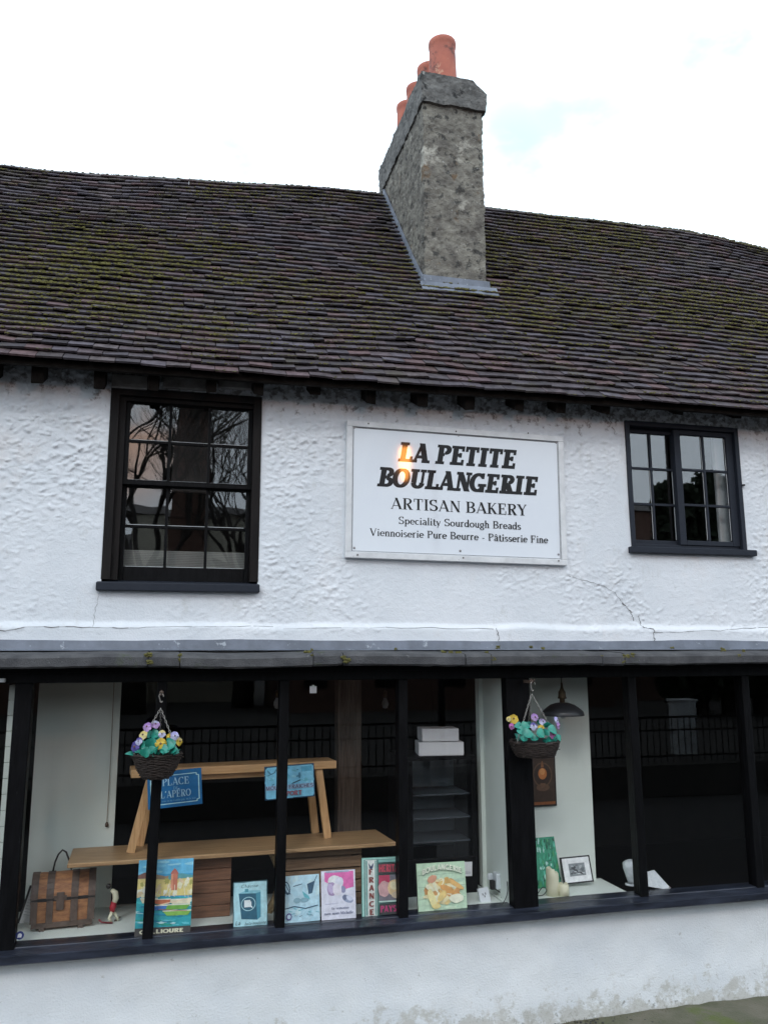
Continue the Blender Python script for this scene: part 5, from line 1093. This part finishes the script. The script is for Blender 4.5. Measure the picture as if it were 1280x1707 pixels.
A = Art(w, h); A.rect(0, 0, 1, 1, (.20, .42, .36)); A.rect(.02, .015, .98, .985, (.36, .56, .50)); A.rect(.05, .02, .97, .97, (.10, .22, .20)); A.rect(.08, .02, .34, .96, (.60, .62, .58)); A.rect(.09, .03, .13, .95, (.14, .30, .27)); A.rect(.30, .03, .33, .95, (.14, .30, .27))
A.poly([(.15, .92), (.21, .85), (.28, .92), (.25, .82), (.22, .80), (.18, .82)], (.05, .06, .12))
for k, c_ in enumerate("FRANCE"): A.text(c_, 'heavy', .16, .27, .71 - .133 * k, .095, (.24, .07, .06))
A.rect(.37, .72, .96, .90, (.05, .05, .05)); A.text("HERITAGE", 'heavy', .38, 1.0, .75, .13, (.55, .07, .11)); A.rect(.37, .92, .96, .965, (.2, .4, .36)); A.rect(.37, .27, .96, .70, (.16, .15, .17)); A.rect(.37, .55, .62, .70, (.40, .05, .10)); A.ell(.50, .47, .15, .13, (.50, .30, .30), j=.08); A.ell(.74, .48, .17, .14, (.62, .46, .26), j=.06); A.ell(.72, .52, .10, .07, (.72, .60, .40), j=.1); A.ell(.8, .36, .15, .06, (.52, .42, .30)); A.rect(.37, .245, .96, .27, (.40, .55, .48)); A.rect(.37, .04, .96, .22, (.05, .05, .05)); A.text("PAYS DU", 'heavy', .40, 1.0, .08, .11, (.50, .06, .18)); A.build(O)
O, w, h = board('bread_tin', 'square pale green tin printed with a heap of bread and arched lettering', 'tin', (692, 1441), (770, 1436), (783, 1519), (699, 1525), -.085, .05, .02)
A = Art(w, h); A.rect(0, 0, 1, 1, (.38, .54, .36)); A.rect(.01, .01, .99, .99, (.44, .58, .42))
for z in (.28, .52, .76): A.line([(.02, z), (.98, z + .01)], .006, (.2, .3, .22))
rb_ = random.Random(5)
for k in range(20): A.ell(rb_.uniform(.1, .9), rb_.uniform(.06, .7), .12, .03, rb_.choice([(.50, .62, .45), (.36, .50, .38)]), j=.3)
for k in range(70):
    a_ = rb_.uniform(0, 2 * pi); r_ = rb_.uniform(0, 1) ** .6; x, z = .52 + .33 * r_ * cos(a_), .41 + .25 * r_ * sin(a_)
    A.ell(x, z, rb_.uniform(.06, .13), rb_.uniform(.025, .06), rb_.choice([(.66, .50, .22), (.58, .36, .12), (.70, .60, .36), (.50, .26, .10), (.72, .66, .48), (.62, .44, .16)]), rot=rb_.uniform(-1.2, 1.2), j=.15)
for (x, z, a_, b_, c_, r_) in ((.30, .68, .10, .07, (.55, .28, .18), .5), (.28, .30, .07, .20, (.72, .60, .30), .25), (.60, .46, .16, .07, (.58, .30, .10), -.5), (.78, .55, .18, .05, (.62, .38, .14), -.6), (.78, .27, .15, .09, (.75, .70, .52), 0), (.36, .14, .09, .05, (.70, .55, .24), 0), (.48, .33, .13, .06, (.66, .50, .2), .9)): A.ell(x, z, a_, b_, c_, rot=r_, j=.08)
def archf(w, h):
    return lambda x, z, up: V3((x, -up, z - .18 * h * ((x / w - .5) / .42) ** 2 * .55))
A.text("BOULANGERIE", 'heavy', .108, .928, .845, .11, (.16, .24, .16), fn=archf(w, h)); A.text("BOULANGERIE", 'heavy', .10, .92, .855, .11, (.78, .82, .66), fn=archf(w, h)); A.build(O)
O, w, h = board('price_card', 'small white card on the dark cabinet behind the bread tin', 'card', (758, 1438), (787, 1437), (787, 1461), (758, 1462), .272, .0, .002, edge='card')
A = Art(w, h); A.line([(.3, .22), (.9, .22)], .05, (.25, .26, .3)); A.line([(.4, .34), (.9, .34)], .03, (.4, .42, .45)); A.build(O)
# round sticker and small paper tag on the glass
O = empty('window_sticker', at(33, 1560, SY + .006), 'round blue and white sticker at the lower left corner of the shop glass', 'sticker'); O.rotation_euler = (R(90), 0, 0)
q = MB(); q.lathe([(.0001, 0), (.024, 0), (.024, .001), (.0001, .001)], n=24); q.build('disc', mat('sticker_blue', (.03, .05, .22), rough=.4), O); q = MB(); q.lathe([(.0001, .0012), (.012, .0012), (.012, .0016), (.0001, .0016)], n=16); q.box((-.014, -.012, .0012), (.010, -.006, .0018)); q.build('emblem', MT['card'], O)
O = empty('paper_tag', at(522, 1150, SY + .02), 'small square white paper tag stuck high on the shop glass', 'paper'); bx('sheet', MT['card'], O, ((-.024, -.001, -.024), (.024, 0, .024))); bx('tape', MT['board'], O, ((-.008, -.003, .016), (.008, -.0015, .032)))

# glazed cabinet with cake boxes on top
ca, cb = at(672, 1262, .28), at(792, 1262, .28); zc = at(730, 1261, .28).z
O = empty('glass_cabinet', (ca.x, .28, PZ - .5), 'tall black cabinet with dark glass door and two white boxes on top', 'cabinet'); w = cb.x - ca.x; h = zc - (PZ - .5); dp = .46
bx('carcass', MT['black'], O, ((0, .03, 0), (.03, dp, h)), ((w - .03, .03, 0), (w, dp, h)), ((.03, dp - .02, 0), (w - .03, dp, h)), ((.03, .03, h - .03), (w - .03, dp - .02, h)), ((.03, .03, 0), (w - .03, dp - .02, .06)))
gz0 = at(730, 1432, .28).z - (PZ - .5); gx0 = at(688, 1300, .28).x - ca.x
bx('door_frame', MT['black'], O, ((0, 0, 0), (w, .028, gz0)), ((0, 0, h - .03), (w, .028, h)), ((0, 0, gz0), (gx0, .028, h - .03)), ((w - .035, 0, gz0), (w, .028, h - .03)), bevel=.004)
bx('pane', MT['cabglass'], O, ((gx0, .010, gz0), (w - .035, .013, h - .03)))
for k in range(3): bx('shelf', mat('steel_shelf%d' % k, (.06, .075, .09), (.04, .05, .06), rough=.5), O, ((.032, .06, gz0 + .10 + .17 * k), (w - .032, dp - .03, gz0 + .112 + .17 * k)))
bx('back_liner', mat('steel_liner', (.16, .20, .23), (.11, .14, .165), scale=4, rough=.6), O, ((.032, dp - .03, gz0), (w - .032, dp - .021, h - .032)))
for (lab, pa_, pb_, pt, zz) in (('wide flat white cake box on top of the glass cabinet', 698, 770, 1238, 0), ('smaller white cake box stacked on the wider box', 704, 763, 1214, 1)):
    z0 = zc + (at(730, 1237.5, .33).z - at(730, 1261, .33).z) * zz; xa, xb = at(pa_, 1250, .33).x, at(pb_, 1250, .33).x; z1 = z0 + (.098 if not zz else .094)
    O = empty('cake_box', (xa, .33, z0 + .001), lab, 'box'); w = xb - xa; O.rotation_euler = (0, 0, R(-9 if not zz else -7)); 
    bx('tray', MT['card'], O, ((.003, .003, 0), (w - .003, .23, (z1 - z0) * .55))); bx('lid', MT['card'], O, ((0, 0, (z1 - z0) * .0 + .006), (w, .233, z1 - z0)), bevel=.002)
# double socket, adaptor and cables
O, w, h = board('extension_socket', 'white extension socket propped against the partition foot', 'socket', (795, 1482), (811, 1480), (821, 1503), (803, 1508), .02, .03, .03, edge='plastic')
A = Art(w, h); 
for (x, z) in ((.35, .58), (.62, .60), (.5, .44)): A.rect(x - .04, z - .07, x + .04, z + .07, (.03, .03, .03))
A.build(O)
pp = at(822, 1470, .12); O = empty('plug_adaptor', (xp, .10, PZ), 'white plug adaptor with black plug fixed on white partition', 'adaptor')
zz = pp.z - PZ
bx('body', MT['plastic'], O, ((-.035, -.02, zz - .05), (0, .06, zz + .06)), bevel=.008); bx('plug', MT['cord'], O, ((-.07, .0, zz - .055), (-.035, .04, zz + .01)), bevel=.008); bx('timer', MT['plastic'], O, ((-.075, .045, zz + .0), (-.035, .07, zz + .05)), bevel=.01)
def cable(lab, pts, r=.004):
    P = []
    for i in range(len(pts) - 1):
        p0, p1, p2, p3 = [V3(pts[max(0, min(len(pts) - 1, i + k))]) for k in (-1, 0, 1, 2)]
        for k in range(8):
            t = k / 8; P.append(.5 * ((2 * p1) + (p2 - p0) * t + (2 * p0 - 5 * p1 + 4 * p2 - p3) * t * t + (-p0 + 3 * p1 - 3 * p2 + p3) * t ** 3))
    P.append(V3(pts[-1])); q = MB(); q.tube(P, r, 7); return tag(q.build('cable', MT['cord'], smooth=True), lab, 'cable')
cable('black cable looping from the plug adaptor to the extension socket', [(xp - .055, .12, PZ + zz - .04), at(836, 1492, .1), at(828, 1510, .05), at(815, 1515, .0), at(800, 1512, .0), at(796, 1507, .04)])
cable('thin black cable trailing down the white partition to the sill', [at(845, 1470, -.06), at(846, 1486, -.06), at(842, 1500, -.07), at(832, 1513, -.07), at(818, 1513, -.05)], .003)

p1 = at(178, 1372, .585); O = empty('pull_cord', p1, 'thin pull cord with small dark knob hanging before the white back panel', 'cord'); q = MB(); q.tube([(0, 0, 0), (.004, 0, .5), (0, 0, 2.39 - p1.z)], .0022, 5); q.build('cord', MT['crate2'], O); q = MB(); q.lathe([(.001, -.03), (.011, -.026), (.012, -.008), (.005, .004), (.001, .005)], n=12); q.build('knob', MT['trunkband'], O, smooth=True)
# weeds and grit where the wall meets the verge
rw = random.Random(77); q = MB()
for k in range(1500):
    x = rw.uniform(1.6, 6); d_ = abs(rw.gauss(0, .05)); y = -.185 - d_; hh = rw.uniform(.008, .04) * (1 - min(.7, d_ * 4)) * (.3 + ss(-.1, .4, noise.noise((x * 3, 4, 4)))); a = rw.uniform(0, 6.3); w_ = rw.uniform(.0015, .004); z0 = .04
    q.add([(x - w_ * cos(a), y - w_ * sin(a), z0), (x + w_ * cos(a), y + w_ * sin(a), z0), (x + rw.gauss(0, .4) * hh, y + rw.gauss(0, .4) * hh, z0 + hh)], [(0, 1, 2)])
tag(q.build('weeds', MT['moss2']), kind='stuff')
q = MB()
for k in range(700):
    x = rw.uniform(1.6, 6); y = -.19 - abs(rw.gauss(0, .18)); r_ = rw.uniform(.003, .010); q.blob((x, y, .052 + .02 * ss(2, 4, x) * 0), (r_ * 1.3, r_, r_ * .7), seed=k, n=5, m=3)
tag(q.build('gravel', MT['paving']), kind='stuff')

# ------------------------------------------------------------------ second bay
yb2 = .365
O, w, h = board('dark_picture', 'dark brown picture with an orange lamp motif on the white panel behind the basket', 'picture', (880, 1258), (925, 1256), (928, 1344), (884, 1346), yb2 - .02, 0, .018, edge='framewood')
A = Art(w, h); A.rect(.05, .03, .95, .97, (.045, .028, .02)); A.ell(.50, .60, .36, .24, (.10, .06, .035)); A.ell(.50, .60, .32, .21, (.035, .022, .017)); A.ell(.50, .62, .16, .11, (.40, .15, .05)); A.ell(.5, .66, .09, .06, (.50, .24, .09)); A.poly([(.44, .74), (.56, .74), (.52, .86), (.48, .86)], (.20, .09, .04)); A.ell(.5, .36, .25, .07, (.11, .065, .04)); A.poly([(.4, .44), (.6, .44), (.56, .36), (.44, .36)], (.14, .08, .05)); A.rect(.06, .035, .94, .09, (.22, .08, .03)); A.build(O)
O, w, h = board('green_painting', 'unframed green brushed painting leaning on the white panel', 'painting', (884, 1397), (927, 1396), (932, 1477), (888, 1484), .24, .09, .02, edge='card')
A = Art(w, h); A.rect(0, 0, 1, 1, (.03, .26, .15)); rg_ = random.Random(4)
for k in range(90): x, z = rg_.random(), rg_.random(); A.ell(min(.95, max(.05, x)), min(.93, max(.07, z)), rg_.uniform(.02, .05), rg_.uniform(.03, .07), rg_.choice([(.05, .36, .22), (.02, .17, .10), (.10, .45, .32), (.35, .62, .55), (.015, .12, .07), (.06, .30, .12)]), rot=rg_.uniform(-.4, .1), j=.35)
A.build(O)
O, w, h = board('framed_photo', 'black framed black and white landscape photo with wide white mount on the shelf', 'picture frame', (933, 1430), (982, 1426), (990, 1470), (940, 1476), .20, .05, .014, edge='framewood')
A = Art(w, h); A.rect(.05, .055, .95, .945, (.66, .70, .70)); A.rect(.24, .27, .78, .74, (.20, .22, .23)); rg_ = random.Random(9)
for k in range(26): A.ell(rg_.uniform(.3, .72), rg_.uniform(.33, .68), rg_.uniform(.02, .08), rg_.uniform(.02, .06), rg_.choice([(.05, .055, .06), (.32, .34, .35), (.12, .13, .14), (.42, .44, .45)]), j=.3)
A.build(O)
p1 = at(924, 1505, .03); O = empty('candle', (p1.x, .05, PZ + .002), 'taller worn cream pillar candle beside the green painting', 'candle', 'cream pillar candles')
q = MB(); q.lathe([(.001, .0), (.048, .0), (.046, .06), (.047, .13), (.044, .185), (.038, .19), (.03, .178), (.001, .172)], n=20); 
q.v = [(x + .006 * noise.noise((x * 30, y * 30, z * 20)), y, z + .010 * noise.noise((x * 40, y * 40, 2)) * (z > .15) - (.03 if (z > .15 and x > .01) else 0)) for x, y, z in q.v]
q.build('wax', MT['candle'], O, smooth=True); q = MB(); q.tube([(0, 0, .165), (.002, 0, .195)], .002, 5); q.build('wick', MT['cord'], O)
p1 = at(942, 1505, .0); O = empty('candle', (p1.x, .02, PZ + .002), 'shorter cream candle with slumped top in front of the framed photo', 'candle', 'cream pillar candles')
q = MB(); q.lathe([(.001, .0), (.042, .0), (.044, .04), (.038, .075), (.03, .085), (.001, .08)], n=20); q.v = [(x + .008 * noise.noise((x * 30, y * 30, z * 20)), y, z + .014 * noise.noise((x * 40, y * 40, 2)) * (z > .05)) for x, y, z in q.v]
q.build('wax', MT['candle'], O, smooth=True); q = MB(); q.tube([(0, 0, .078), (.002, 0, .098)], .002, 5); q.build('wick', MT['cord'], O)
cable('short black cable curling over the shelf behind the candles', [at(896, 1491, .05), at(904, 1480, .08), at(911, 1484, .06), at(906, 1492, .03), at(897, 1494, .02)], .003)
# pendant lamp
pl_ = at(938, 1193, .10); O = empty('pendant_lamp', pl_, 'dark enamel pendant lamp hanging before the white panel in the right bay', 'lamp')
rr_ = (at(970, 1193, .10) - pl_).x * 1.0; hz = at(938, 1172, .10).z - pl_.z
q = MB(); q.lathe([(rr_, 0), (rr_ * 1.01, .006), (rr_ * .97, .03), (rr_ * .82, hz * .55), (rr_ * .58, hz * .85), (rr_ * .32, hz), (rr_ * .16, hz + .004), (rr_ * .14, hz - .01), (rr_ * .3, hz - .012), (rr_ * .6, hz * .75), (rr_ * .93, .012), (rr_ * .98, 0)], n=32); q.build('lamp_shade', MT['lampmetal'], O, smooth=True)
q = MB(); q.lathe([(.02, hz), (.02, hz + .03), (.036, hz + .034), (.030, hz + .05), (.028, hz + .085), (.020, hz + .095), (.010, hz + .12), (.008, hz + .15), (.001, hz + .16)], n=18); q.build('lamp_holder', MT['brass'], O, smooth=True)
q = MB(); q.tube([(0, 0, hz + .15), (0, 0, 2.40 - pl_.z)], .004, 6); q.build('cord', MT['cord'], O)
q = MB(); q.blob((0, 0, .02), (.03, .03, .045), jit=0, n=14, m=9); q.build('bulb', MT['ceramic'], O, smooth=True)
# ceramic pieces on the sill
p1 = at(1052, 1475, .12); O = empty('ornament', (p1.x, .12, PZ + .01), 'pale rounded white ornament standing just left of the black mullion', 'ornament')
tag(O, 'pale rounded white ornament standing just left of the black mullion'); q = MB(); k = at(1052, 1437, .12).z - PZ
q.tube([(.02, 0, .0), (.012, 0, k * .35), (-.005, 0, k * .75), (-.016, 0, k * .95), (-.02, 0, k)], [.035, .046, .052, .045, .02], 16); q.build('body', MT['ceramic'], O, smooth=True); q = MB(); q.lathe([(.040, 0), (.046, .004), (.046, .012), (.038, .016)], n=16); q.build('base_ring', MT['ceramic'], O)
a1, b1, c1_ = at(1078, 1478, .0), at(1120, 1485, -.04), at(1090, 1452, .08); O = empty('folded_menu', (a1.x, 0, PZ), 'white folded paper menu lying tilted on the sill right of black mullion', 'paper')
q = MB(); base = V3((a1.x, 0, PZ)); A3 = [V3((0, 0, .028)), V3((b1.x - a1.x, -.04, b1.z - PZ)), V3((c1_.x - a1.x, .08, c1_.z - PZ)), V3((-.005, .09, c1_.z - PZ - .02))]
q.hexa(A3, [k + V3((.003, .003, .004)) for k in A3]); q.build('front_leaf', MT['ceramic'], O); q = MB(); A4 = [V3((.0, .06, .008)), V3((b1.x - a1.x, -.03, .012)), V3((b1.x - a1.x + .03, .12, .02)), V3((.05, .2, .02))]; q.hexa(A4, [k + V3((0, 0, .004)) for k in A4]); q.build('rear_leaf', MT['trunkband'], O)
# bare bulbs hanging in the dark shop
for (px, lab) in ((462, 'unlit bulb hanging in the dark shop left of second mullion'), (642, 'unlit bulb hanging in the dark shop right of the oak post')):
    p1 = at(px, 1172, 1.5); O = empty('hanging_bulb', p1, lab, 'light bulb', 'bare bulbs hanging in the shop'); q = MB(); q.lathe([(.001, -.05), (.02, -.045), (.032, -.015), (.028, .01), (.014, .035), (.013, .05)], n=14); q.build('bulb', MT['ceramic'], O, smooth=True)
    q = MB(); q.lathe([(.016, .045), (.018, .05), (.018, .10), (.006, .11)], n=12); q.build('holder', MT['brass'], O); q = MB(); q.tube([(0, 0, .1), (0, 0, 2.40 - p1.z)], .003, 5); q.build('cord', MT['cord'], O)
p1 = at(1100, 905, .9); O = empty('armchair', (p1.x + .3, 1.0, 2.62), 'upstairs chair draped with orange cloth, low behind the sliding window', 'chair')
zt_ = p1.z - 2.62
bx('seat', MT['trunkwood'], O, ((-.05, 0, .40), (.75, .6, .45))); bx('backrest', MT['orange'], O, ((-.1, .5, .45), (.8, .56, zt_ + .02)), bevel=.05)
for (x, y) in ((-.03, .02), (.70, .02), (-.03, .55), (.70, .55)): bx('leg', MT['trunkwood'], O, ((x, y, 0), (x + .04, y + .04, .40)))

# ------------------------------------------------------------------ across the road (seen only mirrored in the glass)
def mirror(p, yg): return V3((p.x, 2 * yg - p.y, p.z))
O = empty('street_railing', (0, -9.0, .55), 'black iron railing along the raised pavement across the road', 'railing')
q = MB(); q.box((-8, -.03, .82), (14, .03, .86)); q.box((-8, -.025, .58), (14, .025, .61)); q.box((-8, -.025, .1), (14, .025, .13)); q.build('rail', MT['black'], O)
q = MB()
for k in range(160): x = -8 + 22 * k / 160; q.tube([(x, 0, 0), (x, 0, .84)], .011, 5)
q.build('bars', MT['black'], O)
pw_ = mirror(at(1145, 1170, 9.6), SY); O = empty('utility_cabinet', (pw_.x, pw_.y, .55), 'white utility cabinet behind the railing across the road', 'cabinet'); bx('body', MT['white'], O, ((-.22, -.35, 0), (.22, 0, pw_.z - .55)), bevel=.02); bx('lid', MT['white'], O, ((-.25, -.38, pw_.z - .55), (.25, .03, pw_.z - .50)), bevel=.01)
def limb(m, p, d, L_, r, depth, rr):
    n = 4; pts = [V3(p)]; d = V3(d)
    for i in range(n): d = (d + V3((rr.uniform(-.16, .16), rr.uniform(-.16, .16), rr.uniform(-.05, .14)))).normalized(); pts.append(pts[-1] + d * L_ / n)
    m.tube(pts, [r * (1 - .45 * i / n) for i in range(n + 1)], 5 if depth < 3 else 3, cap=False)
    if depth >= 6: return
    for i in range(3 if depth < 3 else rr.choice([2, 3, 3])):
        k = rr.choice([2, 3, 4, 4]); a = rr.uniform(0, 2 * pi); s_ = rr.uniform(.4, .8); nd = (d + V3((cos(a), sin(a), rr.uniform(-.1, .3))) * s_).normalized()
        limb(m, pts[k], nd, L_ * rr.uniform(.62, .82), r * .60, depth + 1, rr)
def bare_tree(x, y, H_, seed, lab):
    rr = random.Random(seed); O = empty('bare_tree', (x, y, .5), lab, 'tree', 'bare winter trees across the road'); q = MB(); q.tube([(0, 0, 0), (.05, 0, H_ * .12), (0, .05, H_ * .24)], [H_ * .03, H_ * .022, H_ * .018], 8); q.build('trunk', MT['bark'], O, smooth=True)
    q = MB()
    for k in range(5): a = 2 * pi * k / 5 + rr.uniform(-.4, .4); limb(q, (0, .05, H_ * (.20 + .02 * k)), (cos(a) * .55, sin(a) * .55, .9), H_ * .26, H_ * .0075, 0, rr)
    q.build('crown', MT['bark'], O)
v1 = mirror(at(238, 800, 27), .07); bare_tree(v1.x, v1.y, 18, 21, 'bare winter tree with spreading twigs left of the far brick house')
v1 = mirror(at(412, 800, 30), .07); bare_tree(v1.x, v1.y, 16, 12, 'bare winter tree on the right of the far brick house')
def evergreen(x, y, H_, W_, seed, lab):
    rr = random.Random(seed); O = empty('evergreen_tree', (x, y, .5), lab, 'tree', 'evergreens across the road'); q = MB(); q.tube([(0, 0, 0), (0, 0, H_ * .8)], [H_ * .03, H_ * .01], 7); q.build('trunk', MT['bark'], O); q = MB()
    for k in range(2600):
        t = rr.random() ** .8; r = W_ * (1 - .6 * t) * (.55 + .45 * noise.noise((t * 6, seed, rr.random()))) * rr.random() ** .4; a = rr.uniform(0, 2 * pi); c = V3((r * cos(a), r * sin(a), H_ * (.08 + .92 * t)))
        u_, w_ = V3((rr.gauss(0, 1), rr.gauss(0, 1), rr.gauss(0, 1))).normalized() * .22, V3((rr.gauss(0, 1), rr.gauss(0, 1), rr.gauss(0, 1))).normalized() * .22; q.add([c - u_, c - w_, c + u_, c + w_], [(0, 1, 2, 3)])
    q.build('crown', MT['hedge'], O)
for i, (px, py, wd_) in enumerate(((1175, 792, 1.7), (1225, 800, 2.0), (1270, 790, 2.0), (1105, 812, 1.3), (1135, 815, 1.3))):
    v1 = mirror(at(px, py, 20), .07); evergreen(v1.x, v1.y, v1.z - .5, wd_, i, ['dark evergreen tree, tallest of the row across the road', 'broad dark evergreen beside the tallest one across the road', 'dark evergreen at the far end of the row across the road', 'short evergreen at the near end of the row across the road', 'short evergreen second from the near end across the road'][i])
def house(lab, px0, px1, pyt, Yv, m, roofh, stack=None, group=None):
    a, b = mirror(at(px0, pyt, Yv), .07), mirror(at(px1, pyt, Yv), .07); O = empty('terraced_house', (a.x, a.y, .5), lab, 'house', 'houses across the road'); w, h = b.x - a.x, a.z - .5
    bx('wall', m, O, ((0, -6, 0), (w, 0, h))); q = MB(); q.add([(-.2, .2, h), (w + .2, .2, h), (w + .2, -3, h + roofh), (-.2, -3, h + roofh), (w + .2, -6.2, h), (-.2, -6.2, h)], [(0, 1, 2, 3), (3, 2, 4, 5), (0, 3, 5), (1, 4, 2), (0, 5, 4, 1)]); q.build('roof', MT['slate'], O)
    k = max(2, int(w / 2.4))
    for i in range(k):
        for z in (h * .22, h * .62): bx('window', MT['black'], O, ((w * (i + .3) / k, -.01, z), (w * (i + .3) / k + .9, .03, z + 1.2)))
    if stack:
        p, q_ = mirror(at(stack[0], stack[2], Yv), .07), mirror(at(stack[1], stack[2], Yv), .07); q = MB(); q.box((p.x - a.x, -1.2, h * .6), (q_.x - a.x, .15, p.z - .5)); q.build('chimney', MT['brick'], O)  # added stack: darkens a band of the left window's reflection
house('pale rendered house across the road with added brick stack darkening the window reflection', 215, 430, 860, 35, MT['farwall'], 1.0, (288, 352, 640))
house('dark brick house low across the road behind the railing', 470, 1010, 1000, 26, MT['brick'], 1.4)
house('dark brick house at the far right across the road', 1020, 1900, 850, 30, MT['brick'], 1.0)
house('brick house at the far left across the road', -700, 200, 900, 28, MT['brick'], 1.2)
# added lamp: its lit lantern makes the warm glare in the sign
p = at(675, 768, -.04); d = (p - CAM); d.y = -d.y; T_ = 6.6 / 5.95; lp = p + d * T_
O = empty('sign_glare_lamp', (lp.x, lp.y, .5), 'added tall lamp across the road, lit lantern making the sign glare', 'street lamp')
q = MB(); q.tube([(.5, -.0, 0), (.5, 0, 3), (.5, 0, lp.z - .6), (.42, 0, lp.z - .36), (.2, 0, lp.z - .28)], [.06, .05, .04, .035, .03], 10); q.build('pole', MT['lampmetal'], O, smooth=True)
bx('hood', MT['lampmetal'], O, ((-.12, -.10, lp.z - .5 + .21), (.24, .10, lp.z - .5 + .27)), bevel=.02)
em = bpy.data.materials.new('sign_glare_lens'); em.use_nodes = True; bs = em.node_tree.nodes['Principled BSDF']; bs.inputs['Emission Color'].default_value = (1, .36, .07, 1); bs.inputs['Emission Strength'].default_value = 75; bs.inputs['Base Color'].default_value = (.4, .2, .1, 1)
q = MB(); q.lathe([(.07, .21), (.085, .05), (.07, -.16), (.04, -.30), (.001, -.33)], c=(0, 0, lp.z - .5), n=16); q.build('lens', em, O, smooth=True)
